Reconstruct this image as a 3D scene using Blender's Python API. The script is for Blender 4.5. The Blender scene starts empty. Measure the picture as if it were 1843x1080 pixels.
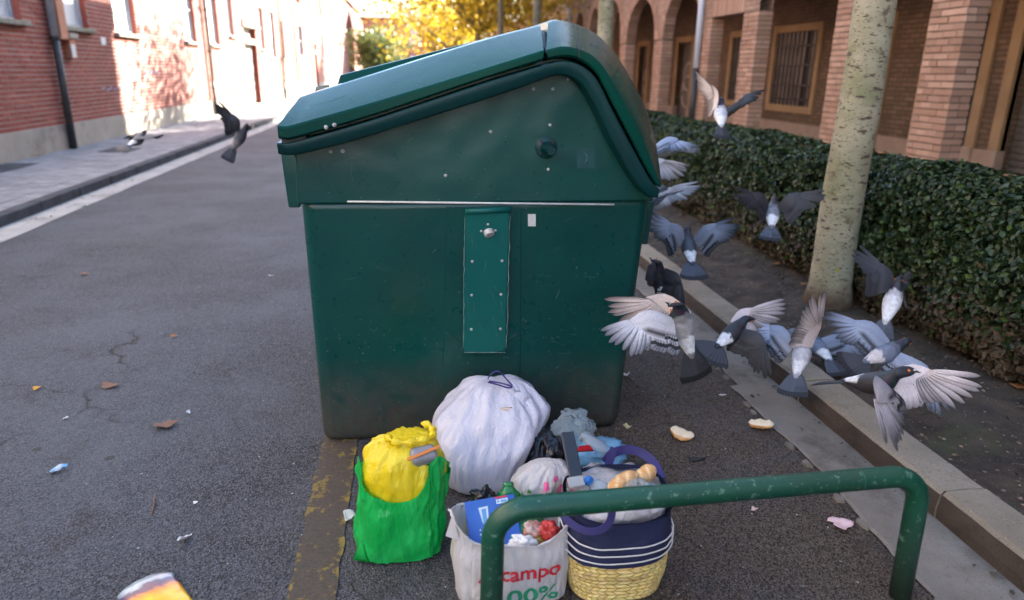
import bpy, bmesh, math, random
import numpy as np
from mathutils import Vector, Matrix, noise as mnoise
RAD = math.radians
random.seed(7); rng = np.random.default_rng(11)
sc = bpy.context.scene
COL = sc.collection

# ------------------------------------------------------------------ camera
PW, PH, FPX, EYE = 1843.0, 1080.0, 1279.0, 1.6
CX, CY = PW / 2, PH / 2
def _n(v): return v / np.linalg.norm(v)
_y = _n(np.array([(735 - CX) / FPX, -(124 - CY) / FPX, -1.0]))      # street direction seen from the camera
_z = -_n(np.array([(855 - CX) / FPX, -(4500 - CY) / FPX, -1.0]))
_z = _n(_z - _y * np.dot(_z, _y)); _x = np.cross(_y, _z)
ROT = np.array([_x, _y, _z])                                          # camera axes -> street axes
EYEP = np.array([0.0, 0.0, EYE])
cam_d = bpy.data.cameras.new('camera'); cam = bpy.data.objects.new('camera', cam_d); COL.objects.link(cam)
mw = Matrix([list(ROT[0]) + [0], list(ROT[1]) + [0], list(ROT[2]) + [EYE], [0, 0, 0, 1]])
cam.matrix_world = mw
cam_d.sensor_width = 36; cam_d.lens = FPX / PW * 36; cam_d.clip_end = 2000; cam_d.clip_start = 0.05
cam_d.dof.use_dof = True; cam_d.dof.focus_distance = 2.75; cam_d.dof.aperture_fstop = 1.7
sc.camera = cam
def _ray(px, py): return ROT @ np.array([(px - CX) / FPX, -(py - CY) / FPX, -1.0])
def at_z(px, py, z=0.0): d = _ray(px, py); return Vector(EYEP + d * (z - EYE) / d[2])
def at_x(px, py, x): d = _ray(px, py); return Vector(EYEP + d * x / d[0])
def at_y(px, py, y): d = _ray(px, py); return Vector(EYEP + d * y / d[1])
def at_d(px, py, dist): return Vector(EYEP + _ray(px, py) * dist)
def cdir(r, u, t): return Vector(ROT @ np.array([r, u, t], float)).normalized()   # right, up, towards the lens

# ------------------------------------------------------------------ sky, sun, exposure
SUN_AZ, SUN_EL = 47.0, 27.0          # degrees from +X towards +Y, elevation
sv = Vector((math.cos(RAD(SUN_AZ)) * math.cos(RAD(SUN_EL)), math.sin(RAD(SUN_AZ)) * math.cos(RAD(SUN_EL)), math.sin(RAD(SUN_EL))))
world = bpy.data.worlds.new('World'); sc.world = world; world.use_nodes = True
wn = world.node_tree.nodes; wl = world.node_tree.links
bgn = wn['Background']; sky = wn.new('ShaderNodeTexSky'); sky.sky_type = 'NISHITA'; sky.sun_disc = False
sky.sun_elevation = RAD(SUN_EL); sky.sun_rotation = math.atan2(sv.x, sv.y)
sky.air_density = 1.0; sky.dust_density = 0.8; sky.ozone_density = 1.6
wl.new(sky.outputs[0], bgn.inputs[0]); bgn.inputs[1].default_value = 0.10
sl = bpy.data.lights.new('sun', 'SUN'); sun = bpy.data.objects.new('sun', sl); COL.objects.link(sun)
sl.energy = 5.0; sl.angle = RAD(0.6); sl.color = (1.0, 0.93, 0.82)
sun.rotation_euler = (-sv).to_track_quat('-Z', 'Y').to_euler(); sun.location = (20, 20, 30)
sc.view_settings.view_transform = 'Standard'; sc.view_settings.look = 'None'
sc.view_settings.gamma = 1.0; sc.view_settings.use_curve_mapping = False
sc.view_settings.exposure = 3.35
sc.render.engine = 'CYCLES'

# ------------------------------------------------------------------ helpers
class MB:
    """collects geometry for one mesh"""
    def __init__(s): s.v = []; s.f = []; s.c = []
    def add(s, vs, fs, col=None):
        o = len(s.v); s.v += [tuple(p) for p in vs]; s.f += [tuple(i + o for i in f) for f in fs]
        s.c += [col] * len(vs); return s
    def box(s, a, b, M=None, col=None):
        (x0, y0, z0), (x1, y1, z1) = a, b
        vs = [Vector(p) for p in ((x0,y0,z0),(x1,y0,z0),(x1,y1,z0),(x0,y1,z0),(x0,y0,z1),(x1,y0,z1),(x1,y1,z1),(x0,y1,z1))]
        if M is not None: vs = [M @ p for p in vs]
        return s.add(vs, [(0,3,2,1),(4,5,6,7),(0,1,5,4),(1,2,6,5),(2,3,7,6),(3,0,4,7)], col)
    def rings(s, rs, cap=True, closed=True, col=None):
        n = len(rs[0]); vs = [p for r in rs for p in r]; fs = []
        for k in range(len(rs) - 1):
            for i in range(n if closed else n - 1):
                j = (i + 1) % n; fs.append((k*n+i, k*n+j, (k+1)*n+j, (k+1)*n+i))
        if cap: fs += [tuple(range(n))[::-1], tuple(range((len(rs)-1)*n, len(rs)*n))]
        return s.add(vs, fs, col)
    def tube(s, pts, rad, n=12, col=None, cap=True):
        pts = [Vector(p) for p in pts]; rad = rad if hasattr(rad, '__len__') else [rad] * len(pts)
        rs = []; up = None
        for i, p in enumerate(pts):
            t = (pts[min(i+1, len(pts)-1)] - pts[max(i-1, 0)]).normalized()
            if up is None: up = Vector((0,0,1)) if abs(t.z) < .9 else Vector((1,0,0))
            a = (up - t * up.dot(t)).normalized(); up = a; b = t.cross(a)
            rs.append([p + (a*math.cos(q) + b*math.sin(q)) * rad[i] for q in [2*math.pi*k/n for k in range(n)]])
        return s.rings(rs, cap, True, col)
    def build(s, name, mat, parent=None, smooth=False, bevel=0, seg=2, colors=False):
        me = bpy.data.meshes.new(name); me.from_pydata([tuple(p) for p in s.v], [], s.f); 
        return finish(name, me, mat, parent, smooth, bevel, seg, s.c if colors else None)
def finish(name, me, mat, parent=None, smooth=False, bevel=0, seg=2, cols=None):
    if cols:
        ca = me.color_attributes.new('Col', 'FLOAT_COLOR', 'POINT')
        ca.data.foreach_set('color', np.array([(c or (1,1,1)) + (1,) for c in cols], 'f').ravel())
    if mat: me.materials.append(mat)
    if smooth: me.polygons.foreach_set('use_smooth', [True] * len(me.polygons))
    me.update()
    o = bpy.data.objects.new(name, me); COL.objects.link(o)
    if parent: o.parent = parent
    if bevel:
        b = o.modifiers.new('bevel', 'BEVEL'); b.width = bevel; b.segments = seg; b.limit_method = 'ANGLE'; b.angle_limit = RAD(35)
        b.harden_normals = True
        me.polygons.foreach_set('use_smooth', [True] * len(me.polygons))
    return o
def fast_mesh(name, V, F, mat, parent=None, smooth=False):
    """numpy arrays: V (n,3), F (m,k)"""
    me = bpy.data.meshes.new(name); k = F.shape[1]
    me.vertices.add(len(V)); me.vertices.foreach_set('co', V.astype('f').ravel())
    me.loops.add(F.size); me.loops.foreach_set('vertex_index', F.astype('i').ravel())
    me.polygons.add(len(F)); me.polygons.foreach_set('loop_start', np.arange(0, F.size, k, dtype='i'))
    me.update(calc_edges=True); me.validate()
    return finish(name, me, mat, parent, smooth)
def empty(name, loc=(0,0,0)):
    o = bpy.data.objects.new(name, None); COL.objects.link(o); o.location = loc; o.empty_display_size = .1; return o
def tag(o, label=None, cat=None, group=None, kind=None):
    for k, v in (('label', label), ('category', cat), ('group', group), ('kind', kind)):
        if v: o[k] = v
    return o
def smooth_line(pts, n, it=2):
    """corner cutting, then n points evenly along the line"""
    P = [np.array(p, float) for p in pts]
    for _ in range(it):
        Q = [P[0]]
        for a, b in zip(P[:-1], P[1:]): Q += [a*.75 + b*.25, a*.25 + b*.75]
        P = Q + [P[-1]]
    P = np.array(P); d = np.r_[0, np.cumsum(np.linalg.norm(np.diff(P, axis=0), axis=1))]
    t = np.linspace(0, d[-1], n)
    return np.stack([np.interp(t, d, P[:, k]) for k in range(P.shape[1])], 1)
def fbm(p, s=1.0, o=4):
    return mnoise.fractal(Vector(p) * s, 1.0, 2.0, o)

# ------------------------------------------------------------------ materials
def new_mat(name):
    m = bpy.data.materials.new(name); m.use_nodes = True; nt = m.node_tree
    return m, nt, nt.nodes, nt.links, nt.nodes['Principled BSDF']
def nd(nt, t, **kw):
    n = nt.nodes.new(t)
    for k, v in kw.items(): setattr(n, k, v)
    return n
def pos(nt): return nd(nt, 'ShaderNodeNewGeometry').outputs['Position']
def tex_noise(nt, vec, scale, detail=6, rough=.6):
    n = nd(nt, 'ShaderNodeTexNoise'); n.inputs['Scale'].default_value = scale; n.inputs['Detail'].default_value = detail
    n.inputs['Roughness'].default_value = rough; nt.links.new(vec, n.inputs['Vector']); return n.outputs['Fac']
def ramp(nt, fac, a, b, ca=(0,0,0,1), cb=(1,1,1,1)):
    r = nd(nt, 'ShaderNodeValToRGB'); e = r.color_ramp.elements
    e[0].position = a; e[0].color = ca; e[1].position = b; e[1].color = cb; nt.links.new(fac, r.inputs[0]); return r.outputs[0]
def mix(nt, fac, a, b, mode='MIX'):
    n = nd(nt, 'ShaderNodeMix', data_type='RGBA', blend_type=mode)
    for s, v in ((n.inputs[0], fac), (n.inputs[6], a), (n.inputs[7], b)):
        if hasattr(v, 'is_linked') or isinstance(v, bpy.types.NodeSocket): nt.links.new(v, s)
        elif isinstance(v, (int, float)): s.default_value = v if s.type == 'VALUE' else (v, v, v, 1)
        else: s.default_value = tuple(v)[:3] + (1,)
    return n.outputs[2]
def math_n(nt, op, a, b=None):
    n = nd(nt, 'ShaderNodeMath', operation=op)
    for s, v in zip(n.inputs, (a, b)):
        if v is None: continue
        if isinstance(v, bpy.types.NodeSocket): nt.links.new(v, s)
        else: s.default_value = v
    return n.outputs[0]
def bump(nt, bs, h, strength, dist=.01, normal=None):
    b = nd(nt, 'ShaderNodeBump'); b.inputs['Strength'].default_value = strength; b.inputs['Distance'].default_value = dist
    nt.links.new(h, b.inputs['Height'])
    if normal is not None: nt.links.new(normal, b.inputs['Normal'])
    nt.links.new(b.outputs[0], bs.inputs['Normal']); return b.outputs[0]
def rnd(nt):
    """a random number for each object and each loose piece of a mesh"""
    a = nd(nt, 'ShaderNodeObjectInfo').outputs['Random']; b = nd(nt, 'ShaderNodeNewGeometry').outputs['Random Per Island']
    return math_n(nt, 'FRACT', math_n(nt, 'ADD', a, b))
def PM(name, base, var=None, vs=6, lo=.4, hi=.65, rough=.6, bmp=0, bs=60, bd=.004, metal=0, spec=.5, isl=None, trans=0, alpha=1, sub=0, sheen=0, coat=0):
    """general surface: two colours mixed by noise, per-piece tint, fine relief"""
    m, nt, ns, lk, b = new_mat(name); p = pos(nt)
    c = None
    if var: c = mix(nt, ramp(nt, tex_noise(nt, p, vs), lo, hi), base, var)
    if isl:
        hsv = nd(nt, 'ShaderNodeHueSaturation'); r = rnd(nt)
        if c is not None: lk.new(c, hsv.inputs['Color'])
        else: hsv.inputs['Color'].default_value = tuple(base) + (1,)
        mr = nd(nt, 'ShaderNodeMapRange'); lk.new(r, mr.inputs[0]); mr.inputs[3].default_value = 1 - isl; mr.inputs[4].default_value = 1 + isl
        lk.new(mr.outputs[0], hsv.inputs['Value'])
        r2 = math_n(nt, 'FRACT', math_n(nt, 'MULTIPLY', r, 17.3))
        mh = nd(nt, 'ShaderNodeMapRange'); lk.new(r2, mh.inputs[0]); mh.inputs[3].default_value = .5 - isl*.06; mh.inputs[4].default_value = .5 + isl*.06
        lk.new(mh.outputs[0], hsv.inputs['Hue']); c = hsv.outputs[0]
    if c is not None: lk.new(c, b.inputs['Base Color'])
    else: b.inputs['Base Color'].default_value = tuple(base) + (1,)
    b.inputs['Roughness'].default_value = rough; b.inputs['Metallic'].default_value = metal
    b.inputs['Specular IOR Level'].default_value = spec; b.inputs['Transmission Weight'].default_value = trans
    b.inputs['Alpha'].default_value = alpha; b.inputs['Coat Weight'].default_value = coat
    if sub: b.inputs['Subsurface Weight'].default_value = sub; b.inputs['Subsurface Radius'].default_value = (.02,.02,.02)
    if bmp: bump(nt, b, tex_noise(nt, p, bs, 8), bmp, bd)
    return m
# ================================================================== SETTING
# ---- materials of the setting
def asphalt():
    m, nt, ns, lk, b = new_mat('asphalt'); p = pos(nt)
    v = nd(nt, 'ShaderNodeTexVoronoi'); v.inputs['Scale'].default_value = 210; lk.new(p, v.inputs['Vector'])
    v2 = nd(nt, 'ShaderNodeTexVoronoi'); v2.inputs['Scale'].default_value = 95; lk.new(p, v2.inputs['Vector'])
    stone = mix(nt, ramp(nt, v.outputs['Color'], .25, .95), (.005,.0055,.0065), (.128,.138,.155))
    big = ramp(nt, tex_noise(nt, p, .8, 6, .62), .40, .64)
    c = mix(nt, big, stone, mix(nt, .55, stone, (.104,.115,.132)))
    # brown street dirt gathers towards the right hand gutter
    sx = nd(nt, 'ShaderNodeSeparateXYZ'); lk.new(p, sx.inputs[0])
    mr = nd(nt, 'ShaderNodeMapRange'); lk.new(sx.outputs[0], mr.inputs[0]); mr.inputs[1].default_value = -.7; mr.inputs[2].default_value = .95
    dirt = math_n(nt, 'MULTIPLY', mr.outputs[0], ramp(nt, tex_noise(nt, p, 2.3, 7, .7), .15, .52))
    c = mix(nt, math_n(nt, 'MULTIPLY', dirt, .92), c, mix(nt, ramp(nt, v.outputs['Color'], .2, .95), (.012,.008,.005), (.175,.128,.088)))
    c = mix(nt, math_n(nt, 'MULTIPLY', ramp(nt, tex_noise(nt, p, 3.5, 8, .75), .56, .72), .7), c, (.022,.018,.015))
    # pale worn specks and chewing gum marks
    c = mix(nt, ramp(nt, tex_noise(nt, p, 120, 2), .73, .78), c, (.33,.32,.30))
    g = nd(nt, 'ShaderNodeTexVoronoi'); g.inputs['Scale'].default_value = 2.6; lk.new(p, g.inputs['Vector'])
    c = mix(nt, ramp(nt, g.outputs['Distance'], .045, .06, (1,1,1,1), (0,0,0,1)), c, (.045,.043,.042))
    # wandering cracks
    w = nd(nt, 'ShaderNodeTexVoronoi', feature='DISTANCE_TO_EDGE'); w.inputs['Scale'].default_value = .42
    ad = nd(nt, 'ShaderNodeVectorMath', operation='ADD'); nn = nd(nt, 'ShaderNodeTexNoise'); nn.inputs['Scale'].default_value = 3.5; nn.inputs['Detail'].default_value = 6
    lk.new(p, nn.inputs['Vector']); sc_ = nd(nt, 'ShaderNodeVectorMath', operation='SCALE'); sc_.inputs['Scale'].default_value = .35
    lk.new(nn.outputs['Color'], sc_.inputs[0]); lk.new(p, ad.inputs[0]); lk.new(sc_.outputs[0], ad.inputs[1]); lk.new(ad.outputs[0], w.inputs['Vector'])
    cr = math_n(nt, 'MULTIPLY', ramp(nt, w.outputs['Distance'], .0015, .0042, (1,1,1,1), (0,0,0,1)), ramp(nt, tex_noise(nt, p, .9, 3), .52, .60))
    c = mix(nt, cr, c, (.012,.011,.01))
    lk.new(c, b.inputs['Base Color']); 
    lk.new(ramp(nt, tex_noise(nt, p, 30), .3, .8, (.62,.62,.62,1), (.9,.9,.9,1)), b.inputs['Roughness']); b.inputs['Specular IOR Level'].default_value = .28
    h = math_n(nt, 'ADD', v.outputs['Distance'], math_n(nt, 'MULTIPLY', v2.outputs['Distance'], 1.4))
    h = math_n(nt, 'SUBTRACT', h, math_n(nt, 'MULTIPLY', cr, 2.0))
    bump(nt, b, h, .75, .006)
    return m
def concrete(name, c1, c2, stain, vs=3.0, spk=150):
    m, nt, ns, lk, b = new_mat(name); p = pos(nt)
    c = mix(nt, ramp(nt, tex_noise(nt, p, vs, 8, .65), .35, .68), c1, c2)
    c = mix(nt, ramp(nt, tex_noise(nt, p, vs*.6, 8, .75), .52, .7), c, stain)
    s = tex_noise(nt, p, spk, 3, .7)
    c = mix(nt, ramp(nt, s, .58, .72), c, tuple(x*.4 for x in c1)); c = mix(nt, ramp(nt, s, .28, .36, (1,1,1,1), (0,0,0,1)), c, tuple(min(1, x*1.45) for x in c2))
    lk.new(c, b.inputs['Base Color']); b.inputs['Roughness'].default_value = .9
    bump(nt, b, math_n(nt, 'ADD', s, tex_noise(nt, p, 18, 6)), .55, .006); return m
def soil():
    m, nt, ns, lk, b = new_mat('soil'); p = pos(nt)
    c = mix(nt, ramp(nt, tex_noise(nt, p, 4, 8, .7), .35, .68), (.018,.012,.007), (.088,.061,.038))
    c = mix(nt, ramp(nt, tex_noise(nt, p, 70, 4, .7), .58, .7), c, (.12,.092,.065))
    c = mix(nt, ramp(nt, tex_noise(nt, p, 2.2, 5, .6), .6, .72), c, (.05,.055,.022))
    lk.new(c, b.inputs['Base Color']); b.inputs['Roughness'].default_value = .95
    bump(nt, b, math_n(nt, 'ADD', tex_noise(nt, p, 55, 8, .7), tex_noise(nt, p, 12, 4)), .9, .02); return m
def brick_mat(name, c1, c2, isl, vs=9):
    m, nt, ns, lk, b = new_mat(name); p = pos(nt)
    r = rnd(nt); c = mix(nt, r, c1, c2)
    r2 = math_n(nt, 'FRACT', math_n(nt, 'MULTIPLY', r, 23.7))
    c = mix(nt, math_n(nt, 'MULTIPLY', r2, isl), c, tuple(x*.42 for x in c1))
    c = mix(nt, ramp(nt, tex_noise(nt, p, vs, 8, .7), .5, .75), c, tuple(x*.62 for x in c2))
    c = mix(nt, ramp(nt, tex_noise(nt, p, 55, 4, .7), .62, .72), c, tuple(min(.7, x*1.35) for x in c2))
    lk.new(c, b.inputs['Base Color']); b.inputs['Roughness'].default_value = .88
    bump(nt, b, tex_noise(nt, p, 70, 6, .7), .6, .004); return m
def brick_sheet(name, c1, c2, mortar, course=.08, length=.27, axis='Y'):
    m, nt, ns, lk, b = new_mat(name); p = pos(nt)
    sx = nd(nt, 'ShaderNodeSeparateXYZ'); lk.new(p, sx.inputs[0]); cb = nd(nt, 'ShaderNodeCombineXYZ')
    lk.new(sx.outputs[1 if axis == 'Y' else 0], cb.inputs[0]); lk.new(sx.outputs[2], cb.inputs[1])
    t = nd(nt, 'ShaderNodeTexBrick'); lk.new(cb.outputs[0], t.inputs['Vector'])
    t.inputs['Color1'].default_value = c1 + (1,); t.inputs['Color2'].default_value = c2 + (1,); t.inputs['Mortar'].default_value = mortar + (1,)
    t.inputs['Scale'].default_value = 1; t.inputs['Brick Width'].default_value = length; t.inputs['Row Height'].default_value = course
    t.inputs['Mortar Size'].default_value = .008; t.inputs['Mortar Smooth'].default_value = .2
    c = mix(nt, ramp(nt, tex_noise(nt, p, 2.5, 8, .7), .45, .75), t.outputs['Color'], tuple(x*.6 for x in c1))
    lk.new(c, b.inputs['Base Color']); b.inputs['Roughness'].default_value = .9
    inv = math_n(nt, 'SUBTRACT', 1.0, t.outputs['Fac']); bump(nt, b, math_n(nt, 'ADD', inv, math_n(nt, 'MULTIPLY', tex_noise(nt, p, 60), .3)), .8, .008); return m

M_asphalt = asphalt()
M_conc = concrete('gutter_concrete', (.145,.122,.095), (.225,.195,.158), (.066,.050,.034))
M_kerb = concrete('kerb_concrete', (.185,.148,.102), (.275,.228,.165), (.10,.073,.046), 2.5, 110)
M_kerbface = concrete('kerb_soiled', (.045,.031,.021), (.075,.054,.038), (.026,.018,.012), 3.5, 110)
M_kerbd = concrete('kerb_dark', (.028,.030,.035), (.06,.064,.072), (.016,.016,.018), 4)
M_pave = PM('paver', (.185,.182,.185), (.26,.255,.255), 5, rough=.85, bmp=.4, bs=60, isl=.16)
M_pavejoint = PM('paver_joint', (.10,.095,.088), (.15,.14,.13), 10, rough=.95, bmp=.4)
M_soil = soil()
M_brickL = brick_mat('red_brick', (.27,.055,.035), (.37,.10,.068), .45)
M_mortarL = PM('mortar_pale', (.52,.45,.40), (.40,.33,.29), 4, rough=.95, bmp=.5, bs=80)
M_sheetL = brick_sheet('red_brick_far', (.36,.105,.065), (.47,.165,.11), (.50,.43,.38))
M_brickR = brick_mat('buff_brick', (.34,.175,.105), (.50,.295,.195), .42, 7)
M_mortarR = PM('mortar_brown', (.13,.085,.055), (.19,.125,.085), 5, rough=.95, bmp=.5)
M_sheetR = brick_sheet('buff_brick_far', (.28,.155,.095), (.39,.24,.16), (.14,.09,.062))
M_sheetI = brick_sheet('brown_brick_inner', (.115,.065,.035), (.18,.105,.06), (.045,.028,.018))
M_stone = PM('ochre_render', (.33,.20,.10), (.26,.15,.072), 2.2, rough=.9, bmp=.35, bs=30)
M_plinth = PM('pink_stone', (.33,.225,.165), (.27,.175,.12), 2.5, rough=.9, bmp=.35, bs=30)
M_plinthL = concrete('grey_plinth', (.33,.29,.23), (.43,.38,.31), (.17,.15,.125), 1.6)
M_black = PM('black_iron', (.012,.012,.013), rough=.5)
M_shutter = PM('grey_shutter', (.13,.105,.085), (.085,.068,.055), 3, rough=.6, bmp=.2)
M_dark = PM('dark_interior', (.01,.009,.008), rough=.8)
M_sill = PM('mossy_sill', (.30,.28,.22), (.13,.125,.07), 9, rough=.95, bmp=.5, bs=40)
M_blind = PM('white_blind', (.62,.66,.66), (.52,.56,.56), 1.5, rough=.5)
M_terra = PM('terracotta_box', (.46,.19,.10), (.40,.155,.08), 5, rough=.7)
M_zinc = PM('grey_pipe', (.40,.42,.45), (.30,.32,.35), 12, rough=.5)
M_blackpipe = PM('black_pipe', (.02,.02,.021), (.05,.047,.042), 14, rough=.55)
M_glass = PM('window_glass', (.10,.13,.16), rough=.08, spec=.8)
M_door = PM('grey_door', (.20,.19,.175), (.15,.14,.13), 6, rough=.6)
M_roof = PM('roof_tile', (.33,.15,.09), (.24,.11,.07), 4, rough=.9, bmp=.5)

YN, YF = -60.0, 140.0
def sheet(name, x0, x1, z, mat, nx=1, y0=YN, y1=YF):
    xs = np.linspace(x0, x1, nx + 1); mb = MB()
    for a, b in zip(xs[:-1], xs[1:]): mb.add([(a,y0,z),(b,y0,z),(b,y1,z),(a,y1,z)], [(0,1,2,3)])
    return tag(mb.build(name, mat), kind='structure')
mb = MB(); mb.add([(-700,-300,-.03),(700,-300,-.03),(700,1400,-.03),(-700,1400,-.03)], [(0,1,2,3)]); tag(mb.build('ground', M_soil), kind='structure')
sheet('road', -3.95, 1.93, 0, M_asphalt)

# ---- left gutter, kerb stones, pavement of small pavers
mb = MB(); ys = np.arange(2, 90, .5); L = []; Rr = []
for i, y in enumerate(ys): L.append((-4.13, y, .005)); Rr.append((-3.80 + .025*fbm((0, y, 1), .9), y, .005))
n = len(ys); mb.add(L + Rr, [(i, n+i, n+i+1, i+1) for i in range(n-1)])
M_gutl = concrete('gutter_pale', (.30,.285,.26), (.40,.385,.36), (.13,.12,.11), 3)
tag(mb.build('gutter_left', M_gutl), kind='structure')
kl = tag(empty('kerb_left'), kind='structure')
me_k = None
for i, y in enumerate(np.arange(5.6, 60, 1.0)):
    if me_k is None:
        b_ = MB().box((-.075,0,-.05), (.075,.985,.12)).build('kerb_stone', M_kerbd, kl, bevel=.018); me_k = b_.data; o = b_
    else:
        o = b_.copy(); COL.objects.link(o)
    o.location = (-4.205 + random.uniform(-.006,.006), y, random.uniform(-.006,.004))
pv = tag(MB().box((-6.22, 2, -.02), (-4.285, 140, .098)).build('sidewalk_left', M_pavejoint), kind='structure')
first = None; stuff = MB(); cnt = 0
for j, y in enumerate(np.arange(6.9, 34, .205)):
    for k in range(9):
        x = -4.395 - k*.212; xo = x; dz = random.uniform(-.002,.003)
        yy = y + (.1 if k % 2 else 0)
        if cnt < 300 and y > 7.4:
            if first is None:
                first = MB().box((-.101,-.0975,-.02), (.101,.0975,.012)).build('paver', M_pave, pv, bevel=.006); o = first
            else: o = first.copy(); COL.objects.link(o)
            o.location = (xo, yy, .10 + dz); o.rotation_euler.z = random.uniform(-.01,.01); cnt += 1
        else: stuff.box((xo-.101, yy-.0975, .09), (xo+.101, yy+.0975, .112+dz))
tag(stuff.build('paver_field', M_pave, pv), kind='stuff')
mb = MB()
for (px, py, a, b_) in ((20,298,.75,.22), (222,268,.5,.2)):
    c = at_z(px, py, .12); mb = MB(); mb.box((c.x-.26, c.y-a, .113), (c.x+.26, c.y+a*.4, .121)); o = mb.build('drain_cover', M_kerbd, pv, bevel=.004)

# ---- right gutter slabs with broken asphalt edge, kerb stones
def gutter_edge(y): return 1.655 + .045*fbm((3.1, y, 0), 1.1, 3) + .010*fbm((9.1, y, 0), 6, 4) + (.06 if y > 3.3 else 0) - .04*max(0, 2.2-y)
mb = MB(); ys = np.arange(-1, 60, .02); n = len(ys)
mb.add([(gutter_edge(y), y, .007) for y in ys] + [(gutter_edge(y)+.012, y, .014) for y in ys] + [(1.935, y, .010) for y in ys],
       [f for i in range(n-1) for f in ((i, n+i, n+i+1, i+1), (n+i, 2*n+i, 2*n+i+1, n+i+1))])
tag(mb.build('gutter_right', M_conc), kind='structure')
# loose broken edge lumps along the asphalt border
gt = bpy.data.objects['gutter_right']
for i in range(12):
    y = 1.6 + i*.22 + random.uniform(-.08,.08); x = gutter_edge(y) - random.uniform(.0,.03); r = random.uniform(.008,.022)
    mb = MB(); k = 7
    top = [(x + r*random.uniform(.6,1.1)*math.cos(q), y + 1.9*r*random.uniform(.6,1.1)*math.sin(q)) for q in [2*math.pi*t/k for t in range(k)]]
    mb.rings([[(a, c, .002) for a, c in top], [(x+(a-x)*.9, y+(c-y)*.9, .013) for a, c in top]])
    mb.build('broken_edge', M_conc, gt)
kr = tag(empty('kerb_right'), kind='structure')
b_ = None
for i in range(-2, 40):
    y = 2.07 + i*1.0 + .004
    if b_ is None:
        mb = MB()
        rs = []
        for yy in np.linspace(0, .992, 25):
            w = .004*fbm((0, yy*3, 5), 3); rs.append([(1.935, yy, -.05), (1.93+w, yy, .05), (1.938+w, yy, .108), (1.952+w*2, yy, .123), (2.05, yy, .126), (2.118+w, yy, .122), (2.13+w, yy, .105), (2.13, yy, -.05)])
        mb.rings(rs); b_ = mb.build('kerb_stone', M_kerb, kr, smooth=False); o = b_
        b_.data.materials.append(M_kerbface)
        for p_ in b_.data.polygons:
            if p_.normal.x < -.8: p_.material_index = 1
    else: o = b_.copy(); COL.objects.link(o)
    o.location = (random.uniform(-.005,.005), y, random.uniform(-.005,.003))

# ---- planting bed with soil relief, walkway, arcade floor
xs = np.arange(2.10, 3.95, .035); ys = np.r_[np.arange(-1, 9, .035), np.arange(9, 60, .5)]
V = np.array([(x, y, .085 + .022*fbm((x, y, 0), 2.2, 3) + .016*fbm((x, y, 4), 11, 3) + (.05*max(0, (x-2.6))*.5)) for y in ys for x in xs])
nx = len(xs); F = np.array([(j*nx+i, j*nx+i+1, (j+1)*nx+i+1, (j+1)*nx+i) for j in range(len(ys)-1) for i in range(nx-1)])
tag(fast_mesh('planting_bed', V, F, M_soil, smooth=True), kind='structure')
M_walk = concrete('walk_concrete', (.20,.15,.115), (.26,.20,.155), (.12,.09,.07))
tag(MB().box((3.95, YN, -.02), (6.0, YF, .12)).build('footpath_right', M_walk), kind='structure')
tag(MB().box((6.0, YN, -.02), (8.75, 70, .285)).build('arcade_floor', M_walk), kind='structure')
# pebbles and crumbs of soil
def scatter_lumps(name, n, fx, fy, fz, r0, r1, mat, parent=None):
    base = np.array([(1,0,0),(-1,0,0),(0,1,0),(0,-1,0),(0,0,1),(0,0,-1)], float)
    tri = np.array([(0,2,4),(2,1,4),(1,3,4),(3,0,4),(2,0,5),(1,2,5),(3,1,5),(0,3,5)])
    V = []; F = []
    for i in range(n):
        r = r0 + (r1-r0)*random.random()**3; x, y = fx(), fy(); a = random.random()*6.28
        s = np.array([r*random.uniform(.7,1.4), r, r*random.uniform(.35,.7)]); p = base*s*rng.uniform(.75,1.25,(6,1))
        ca, sa = math.cos(a), math.sin(a)
        p = np.stack([p[:,0]*ca - p[:,1]*sa, p[:,0]*sa + p[:,1]*ca, p[:,2]], 1) + (x, y, fz(x, y) + r*.2)
        V.append(p); F.append(tri + 6*i)
    return tag(fast_mesh(name, np.vstack(V), np.vstack(F), mat, parent, True), kind='stuff')
M_peb = PM('pebble', (.16,.12,.085), rough=.9, isl=.6)
scatter_lumps('soil_pebbles', 2600, lambda: random.uniform(2.14, 3.3), lambda: 1.5 + 8*random.random()**1.6,
              lambda x, y: .085 + .022*fbm((x, y, 0), 2.2, 3) + .016*fbm((x, y, 4), 11, 3) + .025*max(0, x-2.6), .003, .013, M_peb)
bpy.data.objects['soil_pebbles']['label'] = 'small brown pebbles and soil crumbs in the planting bed'
M_grit = PM('grit', (.30,.28,.25), rough=.9, isl=.6)
scatter_lumps('road_grit', 2400, lambda: random.triangular(-1.8, 1.75, .9), lambda: 1.3 + 4.2*random.random()**1.3, lambda x, y: .001, .0012, .0048, M_grit)
bpy.data.objects['road_grit']['label'] = 'pale grit and crumbs scattered over the asphalt'

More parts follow.
